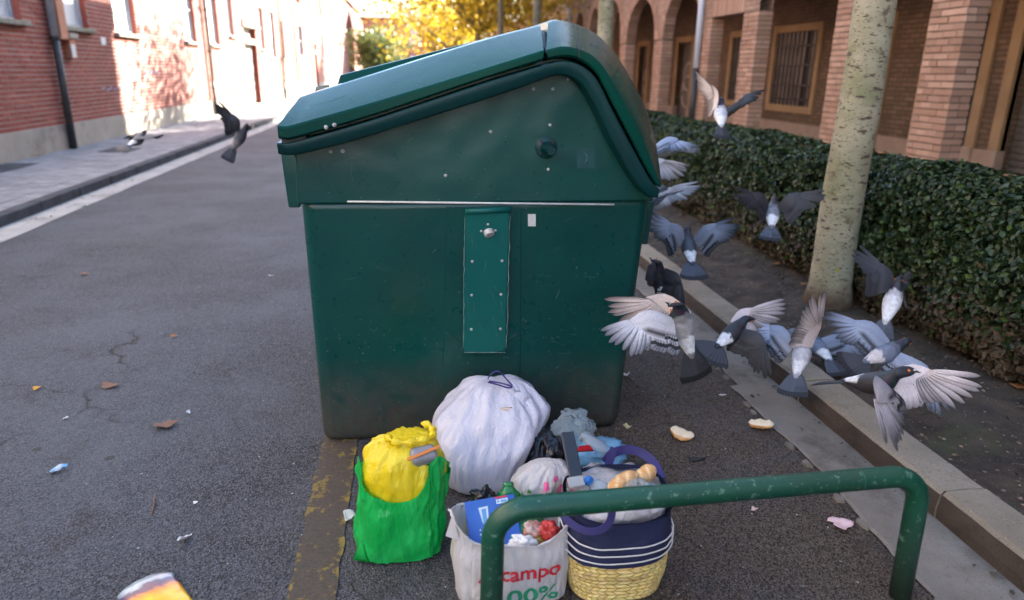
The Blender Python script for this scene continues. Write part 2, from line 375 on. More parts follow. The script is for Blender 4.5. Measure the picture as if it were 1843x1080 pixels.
# ---- worn yellow line on the asphalt
def worn_paint():
    m, nt, ns, lk, b = new_mat('worn_yellow_paint'); p = pos(nt)
    e = tex_noise(nt, p, 14, 9, .78); e2 = tex_noise(nt, p, 3.2, 3)
    sx = nd(nt, 'ShaderNodeSeparateXYZ'); lk.new(p, sx.inputs[0])
    d = math_n(nt, 'ABSOLUTE', math_n(nt, 'ADD', sx.outputs[0], .35))
    edge = math_n(nt, 'MULTIPLY', ramp(nt, d, .05, .073), .075)
    f = math_n(nt, 'ADD', math_n(nt, 'ADD', e, math_n(nt, 'MULTIPLY', e2, .25)), edge)
    a = ramp(nt, f, .685, .72)
    c = mix(nt, tex_noise(nt, p, 60, 4), (.075,.048,.018), (.36,.245,.04))
    c = mix(nt, a, mix(nt, tex_noise(nt, p, 90, 5), (.016,.012,.009), (.115,.088,.062)), c)
    lk.new(c, b.inputs['Base Color']); b.inputs['Roughness'].default_value = .85
    bump(nt, b, math_n(nt, 'ADD', math_n(nt, 'MULTIPLY', a, .5), tex_noise(nt, p, 180, 4)), .7, .004); return m
mb = MB(); ys = np.arange(1.2, 30, .03); n = len(ys)
mb.add([(-.425+.008*fbm((1,y,0),9), y, .004) for y in ys] + [(-.272+.008*fbm((5,y,0),9), y, .004) for y in ys], [(i, n+i, n+i+1, i+1) for i in range(n-1)])
tag(mb.build('yellow_line', worn_paint()), kind='structure')
# ================================================================== BUILDINGS
def wall_boxes(mb, x0, x1, y0, y1, z0, z1, ops):
    """slab with rectangular openings (ya, yb, za, zb)"""
    ys = sorted({y0, y1} | {v for o in ops for v in o[:2] if y0 < v < y1}); 
    for a, b in zip(ys[:-1], ys[1:]):
        m = (a + b) / 2; hs = sorted([(o[2], o[3]) for o in ops if o[0] < m < o[1]])
        z = z0
        for lo, hi in hs:
            lo = min(lo, z1)
            if lo > z: mb.box((x0, a, z), (x1, b, lo))
            z = max(z, hi)
        if z < z1: mb.box((x0, a, z), (x1, b, z1))
# ---- the red brick house along the left pavement
XL = -6.2
house = empty('brick_house', (XL, 12, 0)); tag(house, 'long red brick terrace with white blinds and drainpipes along the left pavement', 'building')
def local(o):                      # keep world coordinates under a thing placed away from the origin
    o.matrix_parent_inverse = Matrix.Translation(-o.parent.location); return o
WIN = [(12.2,13.36,2.25,4.0), (14.80,15.95,2.25,4.0), (17.32,18.62,2.25,4.0), (22.40,23.55,2.25,4.0), (25.0,26.3,2.25,4.0), (27.75,28.55,2.62,4.1),
       (33.3,34.3,2.3,4.0), (35.3,37.0,2.0,4.0), (38.3,39.7,2.0,3.8), (44.5,46.5,2.2,3.9), (56,57.5,2.2,3.9), (62,63.5,2.2,3.9), (70,71.5,2.2,3.9)]
WIN2 = [(a, b, 5.1, 6.7) for a, b, *_ in WIN]
DOOR = [(30.1, 32.4, .12, 3.05), (51.6, 53.2, .12, 3.1)]
OPS = WIN + WIN2 + DOOR
mb = MB(); wall_boxes(mb, XL-.35, XL-.006, -60, 33, .5, 8.2, OPS); local(mb.build('wall', M_mortarL, house))
mb = MB(); wall_boxes(mb, XL-.35, XL, 33, 108, .5, 8.2, OPS); far_wall = local(mb.build('wall', M_sheetL, house))
mb = MB(); wall_boxes(mb, XL-.35, XL+.025, -60, 108, .0, .55, OPS); local(mb.build('plinth', M_plinthL, house, bevel=.008))
local(MB().box((XL-9, -60, 8.2), (XL+.35, 108, 8.4)).build('eaves', M_plinthL, house))
mb = MB(); mb.rings([[(XL+.35,y,8.4),(XL-4.4,y,10.6),(XL-9,y,8.4)] for y in (-60,108)]); local(mb.build('roof', M_roof, house))
local(MB().box((XL-9,-60,0),(XL-.36,108,8.19)).build('inner_block', M_dark, house))
# bricks
mwall = [o for o in house.children if o.name.startswith('wall')][0]
C_, Lb = .0785, .268; cnt = 0; b0 = None; stuff = MB(); cand = []
for r in range(int((4.9-.555)/C_)):
    z = .555 + r*C_
    y = 11.3 - (Lb/2 if r % 2 else 0)
    while y < 33:
        a, b = y, y + Lb - .012; y += Lb
        hit = [o for o in OPS if o[2] < z + C_ - .01 and o[3] > z and o[0] < b and o[1] > a]
        for o in hit:
            if a < o[0] < b: b = o[0]
            elif a < o[1] < b: a = o[1]
            else: a = b
        if b - a > .03: cand.append((a, b, z, bool(hit)))
cand.sort(key=lambda t: t[0]*1.0 + (0 if .5 < t[2] < 2.6 else 50))
for (a, b, z, cut) in cand:
    d = random.uniform(-.0035, .0035)
    if not cut and abs(b-a-Lb+.012) < 1e-6 and cnt < 300:
        if b0 is None: b0 = local(MB().box((-.03, 0, 0), (.0, Lb-.012, C_-.019)).build('brick', M_brickL, mwall)); o = b0
        else: o = b0.copy(); COL.objects.link(o)
        o.matrix_parent_inverse = Matrix.Identity(4); o.location = (XL + .002 + d, a, z); cnt += 1
    else: stuff.box((XL-.03, a, z), (XL+.002+d, b, z + C_ - .019))
o = stuff.build('brick_courses', M_brickL, mwall); tag(o, kind='stuff')
# windows: blind, frame, sill, brick reveal
for i, (a, b, z0, z1) in enumerate(WIN + WIN2[:6]):
    w = local(MB().box((XL-.18, a, z0), (XL-.15, b, z1)).build('window', M_blind if i % 13 < 9 else M_glass, house))
    f = MB(); t = .055
    for (p, q) in (((XL-.15,a,z0),(XL-.10,a+t,z1)), ((XL-.15,b-t,z0),(XL-.10,b,z1)), ((XL-.15,a+t,z0),(XL-.10,b-t,z0+t)), ((XL-.15,a+t,z1-t),(XL-.10,b-t,z1))): f.box(p, q)
    o = f.build('frame', M_zinc, w)
    o = MB().box((XL-.15, a-.10, z0-.085), (XL+.10, b+.10, z0-.004)).build('sill', M_sill, w, bevel=.012)
    o = MB().box((XL-.13, b-.012, z0), (XL-.004, b+.002, z1)).build('reveal', M_brickL, w)
    if i % 13 >= 3 and i % 3 == 0: MB().box((XL-.145, a+t, (z0+z1)/2-.02), (XL-.09, b-t, (z0+z1)/2+.02)).build('rail', M_zinc, w)
for (a, b, z0, z1) in DOOR:
    d = local(MB().box((XL-.24, a, z0), (XL-.2, b, z1)).build('door', M_door, house))
    for k in range(5): MB().box((XL-.2, a+.1, z0+.15+k*.52), (XL-.185, b-.1, z0+.55+k*.52)).build('panel', M_door, d, bevel=.01)
    MB().box((XL-.2, b-.016, z0), (XL-.004, b+.004, z1)).build('reveal', M_brickL, d)
    MB().box((XL-.05, a-.25, z1+.003), (XL+.09, b+.25, z1+.26)).build('lintel', M_plinthL, d, bevel=.02)
    MB().box((XL-.05, a-.1, z1-.62), (XL+.05, b-.02, z1-.42)).build('transom', M_plinthL, d, bevel=.02)
    MB().box((XL-.19, a+.02, z1+.5), (XL-.1, b-.5, z1+1.4)).build('fanlight', M_glass, d)
# drainpipes (part of the house), boxes on the wall
def pipe(px, y, z_split, ztop, r, m1, m2):
    a = local(MB().tube([(XL+.09, y, .115), (XL+.09, y, z_split)], r).build('drainpipe', m2, house, smooth=True))
    b = MB().tube([(XL+.09, y, z_split), (XL+.09, y, ztop)], r*1.05).build('upper_length', m1, a, smooth=True)
    for z in (.9, 2.0, 3.2): MB().tube([(XL+.09, y, z), (XL+.09, y, z+.04)], r*1.35).build('clamp', m2, a)
pipe(0, 14.22, 2.05, 8.1, .062, M_zinc, M_blackpipe)
pipe(0, 24.5, 1.15, 8.1, .055, M_plinthL, M_blackpipe)
for y in (38.1, 42.8, 49.5): pipe(0, y, .9, 8.1, .055, M_plinthL, M_blackpipe)
for (y, z0, z1) in ((24.15, .5, 8), (14.42, 1.95, 8)):
    local(MB().tube([(XL+.03, y, z0), (XL+.03, y, z1)], .014, 6).build('cable', M_blackpipe, house))
o = local(MB().box((XL, 14.36, 2.0), (XL+.14, 14.66, 4.6)).build('shutter_box', M_terra, house, bevel=.012))
o = local(MB().box((XL, 14.72, 1.68), (XL+.11, 14.98, 2.02)).build('meter_box', M_terra, house, bevel=.01))
MB().box((XL+.112, 14.735, 1.70), (XL+.118, 14.90, 1.93)).build('label_plate', M_blind, o)
MB().box((XL-.0, 14.68, 2.03), (XL+.15, 15.03, 2.12)).build('cap', M_plinthL, o, bevel=.01)
local(MB().box((XL+.004, 16.42, 1.97), (XL+.012, 16.66, 2.12)).build('street_plate', M_blind, house))
M_chalk = PM('faded_graffiti', (.44,.40,.47), rough=.9)
mb = MB(); pts = [(XL+.008, 16.1 + .055*i, 1.10 + .035*math.sin(i*.9) + .02*math.sin(i*2.3)) for i in range(32)]
mb.tube(pts, .012, 5); local(mb.build('graffiti_scrawl', M_chalk, house))
mb = MB(); mb.tube([(XL+.008, 18.6 + .06*i, 1.42 + .04*math.sin(i*1.3)) for i in range(20)], .012, 5); local(mb.build('graffiti_scrawl', M_chalk, house))

# ---- arcade building on the right
XP, XI = 6.2, 8.6
arc = empty('arcade_building', (XP, 8, 0)); tag(arc, 'buff brick arcade building with square pillars and arches behind the hedge', 'building')
PY = [1.6, 4.5, 7.76, 9.78, 12.86, 14.95, 17.9, 21.0, 23.35, 25.6, 27.9, 30.2, 32.5, 34.8, 37.1, 39.4]
PWY, PWX = .60, .27; ZT = 4.32
bay_top = []
for i in range(len(PY)-1):
    bay_top.append(('flat', 3.25) if i < 4 else ('flat', 2.70) if i == 4 else ('arch', 3.48 if i < 7 else 3.62))
ind = 0; br = None
seen_first = [2, 3, 4]
order = seen_first + [i for i in range(len(PY)) if i not in seen_first]
for i in order:
    y0 = PY[i]; zt = 2.4 if i >= 4 else 3.25
    if i in (4, 5): zt = 2.70
    pil = local(MB().box((XP+.012, y0+.012, .28), (XP+PWX-.012, y0+PWY-.012, zt)).build('pillar', M_mortarR, arc))
    stuff = MB(); rows = int((zt-.29)/.08)
    for r in range(rows):
        z = .29 + r*.08; cuts = [0, .2, .4, .6] if r % 2 else [0, .11, .31, .49, .6]
        cuts = [c + (random.uniform(-.025,.025) if 0 < c < .6 else 0) for c in cuts]
        for a, b in zip(cuts[:-1], cuts[1:]):
            j = random.uniform(-.006,.006); j2 = random.uniform(-.005,.004)
            split = random.random() < .35
            for (xa, xb) in (((0, .13), (.141, PWX)) if split else ((0, PWX),)):
                if i in seen_first and z > .85 and ind < 300:
                    L_ = b - a - .007
                    if br is None:
                        br = MB().box((0,0,0), (1,1,1)).build('brick', M_brickR, pil); o = br
                    else: o = br.copy(); COL.objects.link(o)
                    o.parent = pil; o.location = (XP + xa + j, y0 + a + .0035 + (j2 if a < .01 else 0), z + random.uniform(-.002,.002))
                    o.scale = (xb - xa - (.0 if not split else .004), L_, .061 + random.uniform(-.003,.003)); o.rotation_euler.z = random.uniform(-.008,.008); ind += 1
                else: stuff.box((XP+xa+j, y0+a+.0035, z), (XP+xb, y0+b-.0035, z+.062))
    if stuff.v: tag(stuff.build('brick_courses', M_brickR, pil), kind='stuff')
# wall above the openings, arches
mb = MB(); tops = MB()
def strip(y0, y1, zb0, zb1, zt):
    X0, X1 = XP+.004, XP+PWX-.01
    mb.add([(X0,y0,zb0),(X0,y1,zb1),(X0,y1,zt),(X0,y0,zt),(X1,y0,zb0),(X1,y1,zb1),(X1,y1,zt),(X1,y0,zt)],
           [(0,3,2,1),(4,5,6,7),(0,1,5,4),(3,7,6,2)])
for i in range(len(PY)):
    y0 = PY[i]; zt = 3.25 if i < 4 else (2.70 if i in (4,5) else 2.4)
    strip(y0+.002, y0+PWY-.002, zt, zt, ZT)
    if i < len(PY)-1:
        ya, yb = y0+PWY-.002, PY[i+1]+.002; kind, h = bay_top[i]
        if kind == 'flat': strip(ya, yb, h, h, ZT)
        else:
            n = 18; c = (ya+yb)/2; w = (yb-ya)/2
            zz = [2.4 + (h-2.4)*math.sqrt(max(0, 1-((ya+(yb-ya)*k/n-c)/w)**2)) for k in range(n+1)]
            for k in range(n): strip(ya+(yb-ya)*k/n, ya+(yb-ya)*(k+1)/n, zz[k], zz[k+1], ZT)
wup = local(mb.build('arcade_wall', M_sheetR, arc))
# soldier bricks over the flat lintel
o0 = None; y = PY[4]+PWY+.0
while y < PY[5]-.06:
    if o0 is None: o0 = MB().box((0,0,0),(.03,.058,.30)).build('brick', M_brickR, wup); o = o0
    else: o = o0.copy(); COL.objects.link(o)
    o.parent = wup; o.matrix_parent_inverse = Matrix.Identity(4); o.location = (XP-.014 - arc.location.x*0, y, 2.705); y += .0705
# arch rings of voussoirs for the nearest arches
for i in (5, 6, 7, 8):
    ya, yb = PY[i]+PWY, PY[i+1]; h = bay_top[i][1]; c = (ya+yb)/2; w = (yb-ya)/2; n = 34; ring = MB()
    for k in range(n):
        a0 = math.pi*k/n+.012; a1 = math.pi*(k+1)/n-.012; q = []
        for a, e in ((a0, .0), (a1, .0), (a1, .24), (a0, .24)): q.append((c - (w+e)*math.cos(a), 2.4 + (h-2.4+e)*math.sin(a)))
        ring.rings([[(XP-.012, p[0], p[1]) for p in q], [(XP+.02, p[0], p[1]) for p in q]])
    tag(ring.build('arch_bricks', M_brickR, wup), kind='stuff')
YE = 41.0
M_pink = PM('pink_render', (.52,.36,.29), (.46,.31,.245), 1.2, rough=.9)
local(MB().box((XP-.14, -60, ZT), (XP+.25, YE, ZT+.16)).build('cornice', M_stone, arc, bevel=.03))
RH, RY = 11.7, 30.4
local(MB().box((XP+.0, -60, ZT+.16), (XP+9, RY, RH)).build('upper_wall', M_pink, arc))
local(MB().box((XP+.0, RY+.01, ZT+.16), (XP+9, YE, 5.3)).build('upper_wall', M_pink, arc))
mb = MB(); mb.rings([[(XP-.6,y,RH),(XP+4.5,y,RH+1.6),(XP+9.6,y,RH)] for y in (-60, RY+.4)]); local(mb.build('roof', M_roof, arc))
for y in np.arange(2, 29, 3.1):
    for z in (5.3, 8.4):
        w = local(MB().box((XP-.02, y, z), (XP+.03, y+1.1, z+1.6)).build('window', M_glass, arc))
        MB().box((XP-.1, y-.1, z-.1), (XP-.005, y+1.2, z-.005)).build('sill', M_stone, w)
local(MB().box((XP+PWX-.012, -60, 3.95), (XI+.15, YE, ZT+.1)).build('ceiling', M_stone, arc))
# inner wall with openings, stone frames, plinth
IW = [(14.90,16.70,.95,2.52), (18.15,19.10,.95,2.52)]                                   # barred windows
ID = [(9.55-1.9,9.55,.285,2.60), (10.22,11.35,.285,2.52), (12.60,13.9,.285,2.52), (21.95,23.15,.285,2.52), (26.2,27.2,.285,2.52), (4.2,6.2,.285,2.6)]
mb = MB(); wall_boxes(mb, XI, XI+.3, -60, YE, .28, 3.95, IW+ID); iw = local(mb.build('inner_wall', M_sheetI, arc))
local(MB().box((XI+.31, -60, .1), (XP+9, YE, ZT+.15)).build('inner_block', M_dark, arc))
plo = [(a-.16, b+.16, 0, 1) for a, b, *_ in ID]
mb = MB(); wall_boxes(mb, XI-.035, XI-.002, -60, YE, .28, .575, plo); local(mb.build('plinth', M_plinth, arc, bevel=.008))
def frame(y0, y1, z0, z1, t, sill):
    f = MB(); X0, X1 = XI-.055, XI+.08
    f.box((X0, y0-t, z0-(t if sill else 0)), (X1, y0, z1+t)); f.box((X0, y1, z0-(t if sill else 0)), (X1, y1+t, z1+t)); f.box((X0+.002, y0, z1), (X1, y1, z1+t))
    if sill: f.box((X0+.002, y0, z0-t), (X1, y1, z0))
    return f
for (a, b, z0, z1) in IW:
    w = local(MB().box((XI+.2, a, z0), (XI+.24, b, z1)).build('window', M_dark, arc))
    frame(a, b, z0, z1, .16, True).build('frame', M_stone, w, bevel=.012)
    n = int((b-a)/.165)
    g = None
    for k in range(n):
        y = a + (k+.5)*(b-a)/n
        if g is None: g = MB().box((XI-.03,-.026,z0), (XI+.0,.026,z1)).build('bar', M_black, w); o = g
        else: o = g.copy(); COL.objects.link(o)
        o.location.y = y
    for z in (z0+.12, z0+.42, z0+.85, z0+1.25): MB().box((XI-.038, a, z), (XI-.031, b, z+.04)).build('cross_bar', M_black, w)
    MB().box((XI+.06, a+.0, z0+.0), (XI+.07, b-.0, z1-.0)).build('pane', PM('dusty_pane', (.30,.24,.20), (.16,.125,.10), 2.0, rough=.3), w)
    MB().box((XI+.02, a+.42, z0), (XI+.058, a+.50, z1)).build('mullion', M_black, w)
for k, (a, b, z0, z1) in enumerate(ID):
    d = local(MB().box((XI+.2, a, z0), (XI+.24, b, z1)).build('door', M_shutter if k != 1 else M_dark, arc))
    frame(a, b, z0, z1, .19, False).build('frame', M_stone, d, bevel=.012)
    for s in (0, 1):
        yy = a-.172 if not s else b-.02
        MB().box((XI-.075, yy, z0), (XI+.08, yy+.192, .59)).build('jamb_base', M_plinth, d, bevel=.01)
    if k != 1:
        g = None
        for z in np.arange(z0, z1-.05, .095):
            if g is None: g = MB().box((XI+.168, a+.004, 0), (XI+.198, b-.004, .086)).build('slat', M_shutter, d, bevel=.012); o = g
            else: o = g.copy(); COL.objects.link(o)
            o.location.z = z
# spray-painted rings on the shutters
M_spray = PM('spray_paint', (.42,.33,.29), (.33,.25,.21), 6, rough=.8)
for (y, z, r) in ((9.05, 1.55, .36), (22.6, 1.5, .33), (22.6, 1.05, .38), (26.7, 1.3, .36)):
    mb = MB(); mb.tube([(XI+.166, y + r*math.cos(t), z + 1.25*r*math.sin(t)) for t in np.linspace(0, 6.0, 30)], .035, 5)
    local(mb.build('graffiti_ring', M_spray, arc))
M_poster = PM('ochre_panel', (.45,.27,.10), (.40,.235,.085), 2, rough=.8)
local(MB().box((XI-.03, 17.1, .62), (XI-.004, 18.0, 2.1)).build('ochre_panel', M_poster, arc))
# downpipe on the pillar: white above, black below
dp = local(MB().tube([(XP-.07, 15.4, .285), (XP-.07, 15.4, 1.72)], .062).build('downpipe', M_blackpipe, arc, smooth=True))
MB().tube([(XP-.07, 15.4, 1.72), (XP-.07, 15.4, 4.3)], .062).build('upper_length', PM('white_pipe', (.55,.57,.62), rough=.5), dp, smooth=True)
mb = MB(); mb.tube([(XP-.08, 28.6, 3.0), (XP-.08, 28.5, 3.7), (XP-.2, 28.9, 4.1), (XP-.35, 29.2, 4.6), (XP-.35, 29.2, 6)], .07); local(mb.build('downpipe', bpy.data.materials['white_pipe'], arc, smooth=True))

# ---- the red block closing the street
fb = empty('far_brick_block', (-2, 82, 0)); tag(fb, 'distant red brick block closing the end of the street', 'building')
M_far = brick_sheet('far_brick', (.40,.15,.10), (.48,.20,.14), (.35,.25,.2), .12, .3, 'X')
local(MB().box((-4.6, 80, 0), (14, 92, 6.6)).build('wall', M_far, fb))
mb = MB(); mb.rings([[(x, 79.4, 6.6), (x, 86, 8.8), (x, 92.6, 6.6)] for x in (-5, 14.4)]); local(mb.build('roof', M_plinthL, fb))
for x in (-3.4, .2, 3.8, 7.4):
    for z in (1.4, 4.1):
        w = local(MB().box((x, 79.9, z), (x+1.1, 79.98, z+1.5)).build('window', M_blind, fb)); MB().box((x-.1, 79.85, z-.12), (x+1.2, 79.97, z-.002)).build('sill', M_plinthL, w)
# ================================================================== TREES, HEDGE
def bark():
    m, nt, ns, lk, b = new_mat('pale_bark'); p = pos(nt)
    mp = nd(nt, 'ShaderNodeMapping'); lk.new(p, mp.inputs[0]); mp.inputs['Scale'].default_value = (1, 1, 3.2); q = mp.outputs[0]
    c = mix(nt, ramp(nt, tex_noise(nt, p, 5, 8, .65), .35, .68), (.25,.225,.135), (.37,.335,.225))
    c = mix(nt, ramp(nt, tex_noise(nt, p, 2.6, 4), .5, .68), c, (.175,.18,.085))
    c = mix(nt, ramp(nt, tex_noise(nt, q, 13, 4, .6), .60, .625), c, (.085,.055,.038))
    c = mix(nt, ramp(nt, tex_noise(nt, q, 38, 3, .6), .615, .645), c, (.04,.026,.018))
    c = mix(nt, ramp(nt, tex_noise(nt, p, 16, 2), .70, .73), c, (.33,.25,.03))
    c = mix(nt, ramp(nt, tex_noise(nt, p, 7.5, 7, .75), .60, .66), c, (.13,.10,.062)); c = mix(nt, ramp(nt, tex_noise(nt, p, 11, 7, .8), .655, .675), c, (.028,.018,.013))
    v = nd(nt, 'ShaderNodeTexVoronoi'); v.inputs['Scale'].default_value = 9; lk.new(q, v.inputs['Vector'])
    c = mix(nt, ramp(nt, v.outputs['Distance'], .07, .12, (1,1,1,1), (0,0,0,1)), c, (.05,.034,.025))
    sx = nd(nt, 'ShaderNodeSeparateXYZ'); lk.new(p, sx.inputs[0])
    h = math_n(nt, 'ADD', sx.outputs[2], math_n(nt, 'MULTIPLY', tex_noise(nt, p, 9), .25))
    c = mix(nt, ramp(nt, h, .25, .42, (1,1,1,1), (0,0,0,1)), c, (.115,.078,.05))
    lk.new(c, b.inputs['Base Color']); b.inputs['Roughness'].default_value = .8
    bump(nt, b, math_n(nt, 'ADD', tex_noise(nt, q, 30, 8, .65), tex_noise(nt, q, 8, 3)), .55, .012); return m
M_bark = bark()
M_bark2 = PM('brown_bark', (.10,.085,.055), (.15,.135,.085), 8, rough=.9, bmp=.6, bs=30)
def leaf_mat(name, c1, c2, c3, tr=.35, rough=.45):
    m, nt, ns, lk, b = new_mat(name); r = rnd(nt)
    rp = nd(nt, 'ShaderNodeValToRGB'); e = rp.color_ramp.elements; e[0].color = c1 + (1,); e[1].color = c3 + (1,); x = e.new(.55); x.color = c2 + (1,)
    lk.new(r, rp.inputs[0]); lk.new(rp.outputs[0], b.inputs['Base Color']); b.inputs['Roughness'].default_value = rough; b.inputs['Specular IOR Level'].default_value = .28
    t = nd(nt, 'ShaderNodeBsdfTranslucent'); lk.new(rp.outputs[0], t.inputs[0]); ms = nd(nt, 'ShaderNodeMixShader'); ms.inputs[0].default_value = tr
    lk.new(b.outputs[0], ms.inputs[1]); lk.new(t.outputs[0], ms.inputs[2]); lk.new(ms.outputs[0], ns['Material Output'].inputs[0]); return m
M_yel = leaf_mat('yellow_leaf', (.46,.30,.02), (.55,.40,.03), (.16,.10,.02), .42)
M_grn = leaf_mat('green_leaf', (.09,.13,.03), (.14,.17,.04), (.07,.10,.03), .3)
M_hedge = leaf_mat('hedge_leaf', (.009,.021,.006), (.018,.036,.011), (.055,.082,.030), .15, .38)
M_hedgeb = leaf_mat('hedge_leaf_dusty', (.068,.046,.028), (.05,.044,.026), (.105,.072,.042), .12, .6)
M_dry = leaf_mat('dry_leaf', (.26,.12,.05), (.33,.15,.055), (.20,.10,.05), .2, .7)
def leaf_cloud(name, C, N, S, mat, parent=None, asp=.62, fold=.25):
    """C centres (n,3), N normals, S sizes; folded six-point leaves"""
    n = len(C); N = N / np.linalg.norm(N, axis=1, keepdims=True)
    t = rng.normal(size=(n, 3)); t -= N * (t*N).sum(1, keepdims=True); t /= np.linalg.norm(t, axis=1, keepdims=True); b = np.cross(N, t)
    S = S[:, None]
    pts = [(-.5, 0, 0), (-.15, .5*asp, fold*.3), (.2, .42*asp, fold*.3), (.55, 0, -.08), (.2, -.42*asp, fold*.3), (-.15, -.5*asp, fold*.3)]
    V = np.stack([C + (t*a + b*c + N*d) * S for a, c, d in pts], 1).reshape(-1, 3)
    o = np.arange(n)[:, None] * 6
    F = np.concatenate([o + np.array([[0, 3, 2, 1]]), o + np.array([[0, 5, 4, 3]])], 1).reshape(-1, 4)
    return fast_mesh(name, V, F, mat, parent)
def make_tree(x, y, r0, h, lean, crown, label, nleaf, lm, bm, lsize=.11, clump=60, limbs=6, seed=1):
    rs = random.Random(seed); g = np.random.default_rng(seed)
    t = empty('street_tree', (x, y, .09)); tag(t, label, 'tree', 'trees along the hedge')
    zc = crown[0]
    k = 26; pts = []; rad = []
    for i in range(k):
        f = i/(k-1); z = .03 + zc*f
        pts.append((x + lean[0]*z + .02*fbm((0, z, seed), .7), y + lean[1]*z + .02*fbm((5, z, seed), .7), z))
        rad.append(r0*(1 - .28*f) * (1 + .45*math.exp(-z/.09)) * (1 + .025*fbm((z, 1, seed), 2)))
    mb = MB(); mb.tube(pts, rad, 28)
    tr = mb.build('trunk', bm, t, smooth=True); tr.matrix_parent_inverse = Matrix.Translation(-t.location)
    top = Vector(pts[-1]); cz = (crown[1]+crown[0])/2 + .5; R = crown[2]; centers = []
    for i in range(limbs):
        a = i*2.4 + rs.random(); e = rs.uniform(.5, 1.2); L = R*rs.uniform(.7, 1.05)
        p = [top - Vector((0,0,.15))]
        d = Vector((math.cos(a)*math.cos(e), math.sin(a)*math.cos(e), math.sin(e)))
        for s in range(6): p.append(p[-1] + (d + Vector((rs.uniform(-.2,.2), rs.uniform(-.2,.2), .08*s))).normalized()*L/5)
        mb = MB(); mb.tube(p, [r0*.55*(1-.85*s/6) for s in range(7)], 8); o = mb.build('limb', bm, t, smooth=True); o.matrix_parent_inverse = Matrix.Translation(-t.location)
        for q in p[2:]:
            centers.append(q); 
            for _ in range(2):
                w = q + Vector((rs.gauss(0,1), rs.gauss(0,1), rs.gauss(0,.7)))*R*.3; centers.append(w)
    C = []
    per = max(1, nleaf // len(centers))
    for c in centers:
        if rs.random() < .12: continue
        C.append(np.array(c) + g.normal(size=(per, 3)) * R*.16)
    C = np.vstack(C); C = C[C[:, 2] > crown[0]*.82]
    o = leaf_cloud('crown', C, g.normal(size=C.shape) + (0,0,.6), lsize*g.uniform(.6, 1.3, len(C)), lm, t)
    o.matrix_parent_inverse = Matrix.Translation(-t.location); tag(o, kind='stuff')
    return t
bt = at_z(1490, 545, .1); tp = at_y(1572, 0, bt.y); ln = (tp.x-bt.x)/(tp.z-.1)
make_tree(bt.x - .1*ln, bt.y, .136, 5.4, (ln, 0), (5.0, 9, 2.2), 'pale spotted tree trunk standing against the near hedge', 1500, M_yel, M_bark, seed=3)
make_tree(2.8, 10.55, .125, 5.4, (.0, 0), (5.0, 9, 2.4), 'greenish tree trunk seen above the container lid, second along the hedge', 2000, M_yel, M_bark, seed=4)
make_tree(2.8, 16.7, .11, 5, (.02, .0), (4.6, 9, 2.5), 'slim tree trunk third along the hedge', 2500, M_yel, M_bark2, seed=5)
make_tree(2.8, 22.9, .11, 5, (.0, .0), (4.2, 9, 2.6), 'dark forked tree with yellow leaves, fourth along the hedge', 3500, M_yel, M_bark2, seed=6)
make_tree(2.6, 27.3, .12, 5, (-.02, .0), (3.0, 9, 3.6), 'autumn tree with golden leaves, fifth along the hedge', 16000, M_yel, M_bark2, lsize=.15, seed=7, limbs=9)
make_tree(2.2, 36.0, .12, 5, (-.02, .0), (2.6, 9, 3.3), 'autumn tree with golden leaves, sixth along the hedge', 3600, M_yel, M_bark2, lsize=.17, seed=8, limbs=9)
make_tree(1.6, 44.0, .13, 5, (.0, .0), (2.6, 8.5, 3.4), 'golden tree farthest along the street before the red block', 3600, M_yel, M_bark2, lsize=.2, seed=9, limbs=9)
o = make_tree(-2.2, 58.0, .14, 3, (.0, .0), (1.7, 5.0, 2.3), 'dull green tree in front of the distant red block', 6000, M_grn, M_bark2, lsize=.22, seed=10, limbs=8); del o['group']

# ---- hedge
hedge = empty('clipped_hedge', (3.2, 5, .1)); tag(hedge, 'long clipped dark green hedge with dusty lower leaves behind the tree', 'hedge')
PROF = np.array([(3.02,.13),(2.95,.30),(2.98,.62),(3.0,.86),(3.07,1.0),(3.2,1.06),(3.45,1.075),(3.62,1.03)])   # x, z round the front and top
def hedge_pts(n, y0, y1, power=1.0):
    d = np.r_[0, np.cumsum(np.linalg.norm(np.diff(PROF, axis=0), axis=1))]
    u = rng.random(n)*d[-1]; x = np.interp(u, d, PROF[:,0]); z = np.interp(u, d, PROF[:,1])
    y = y0 + (y1-y0)*rng.random(n)**power
    tx = np.interp(u, d[:-1] + np.diff(d)/2, np.diff(PROF[:,0])); tz = np.interp(u, d[:-1] + np.diff(d)/2, np.diff(PROF[:,1]))
    N = np.stack([-tz, np.zeros(n), tx], 1); N /= np.linalg.norm(N, axis=1, keepdims=True)
    bulge = np.array([(.075*fbm((zz*1.6, yy*1.3, 2), 1.0, 3) + .045*fbm((zz, yy, 8), 4.5, 2))*(1 if zz < .9 else .3) for zz, yy in zip(z, y)])
    P = np.stack([x, y, z], 1) + N * (bulge - .07*rng.random(n)**1.5)[:, None]
    return P, N, z
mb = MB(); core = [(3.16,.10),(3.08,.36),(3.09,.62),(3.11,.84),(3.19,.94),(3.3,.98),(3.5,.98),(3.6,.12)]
ysH = [-.5, 60]; mb.rings([[(a, y, b) for a, b in core] for y in ysH]); o = mb.build('core', PM('hedge_core', (.012,.014,.008), (.02,.016,.01), 12, rough=.95), hedge); o.matrix_parent_inverse = Matrix.Translation(-hedge.location)
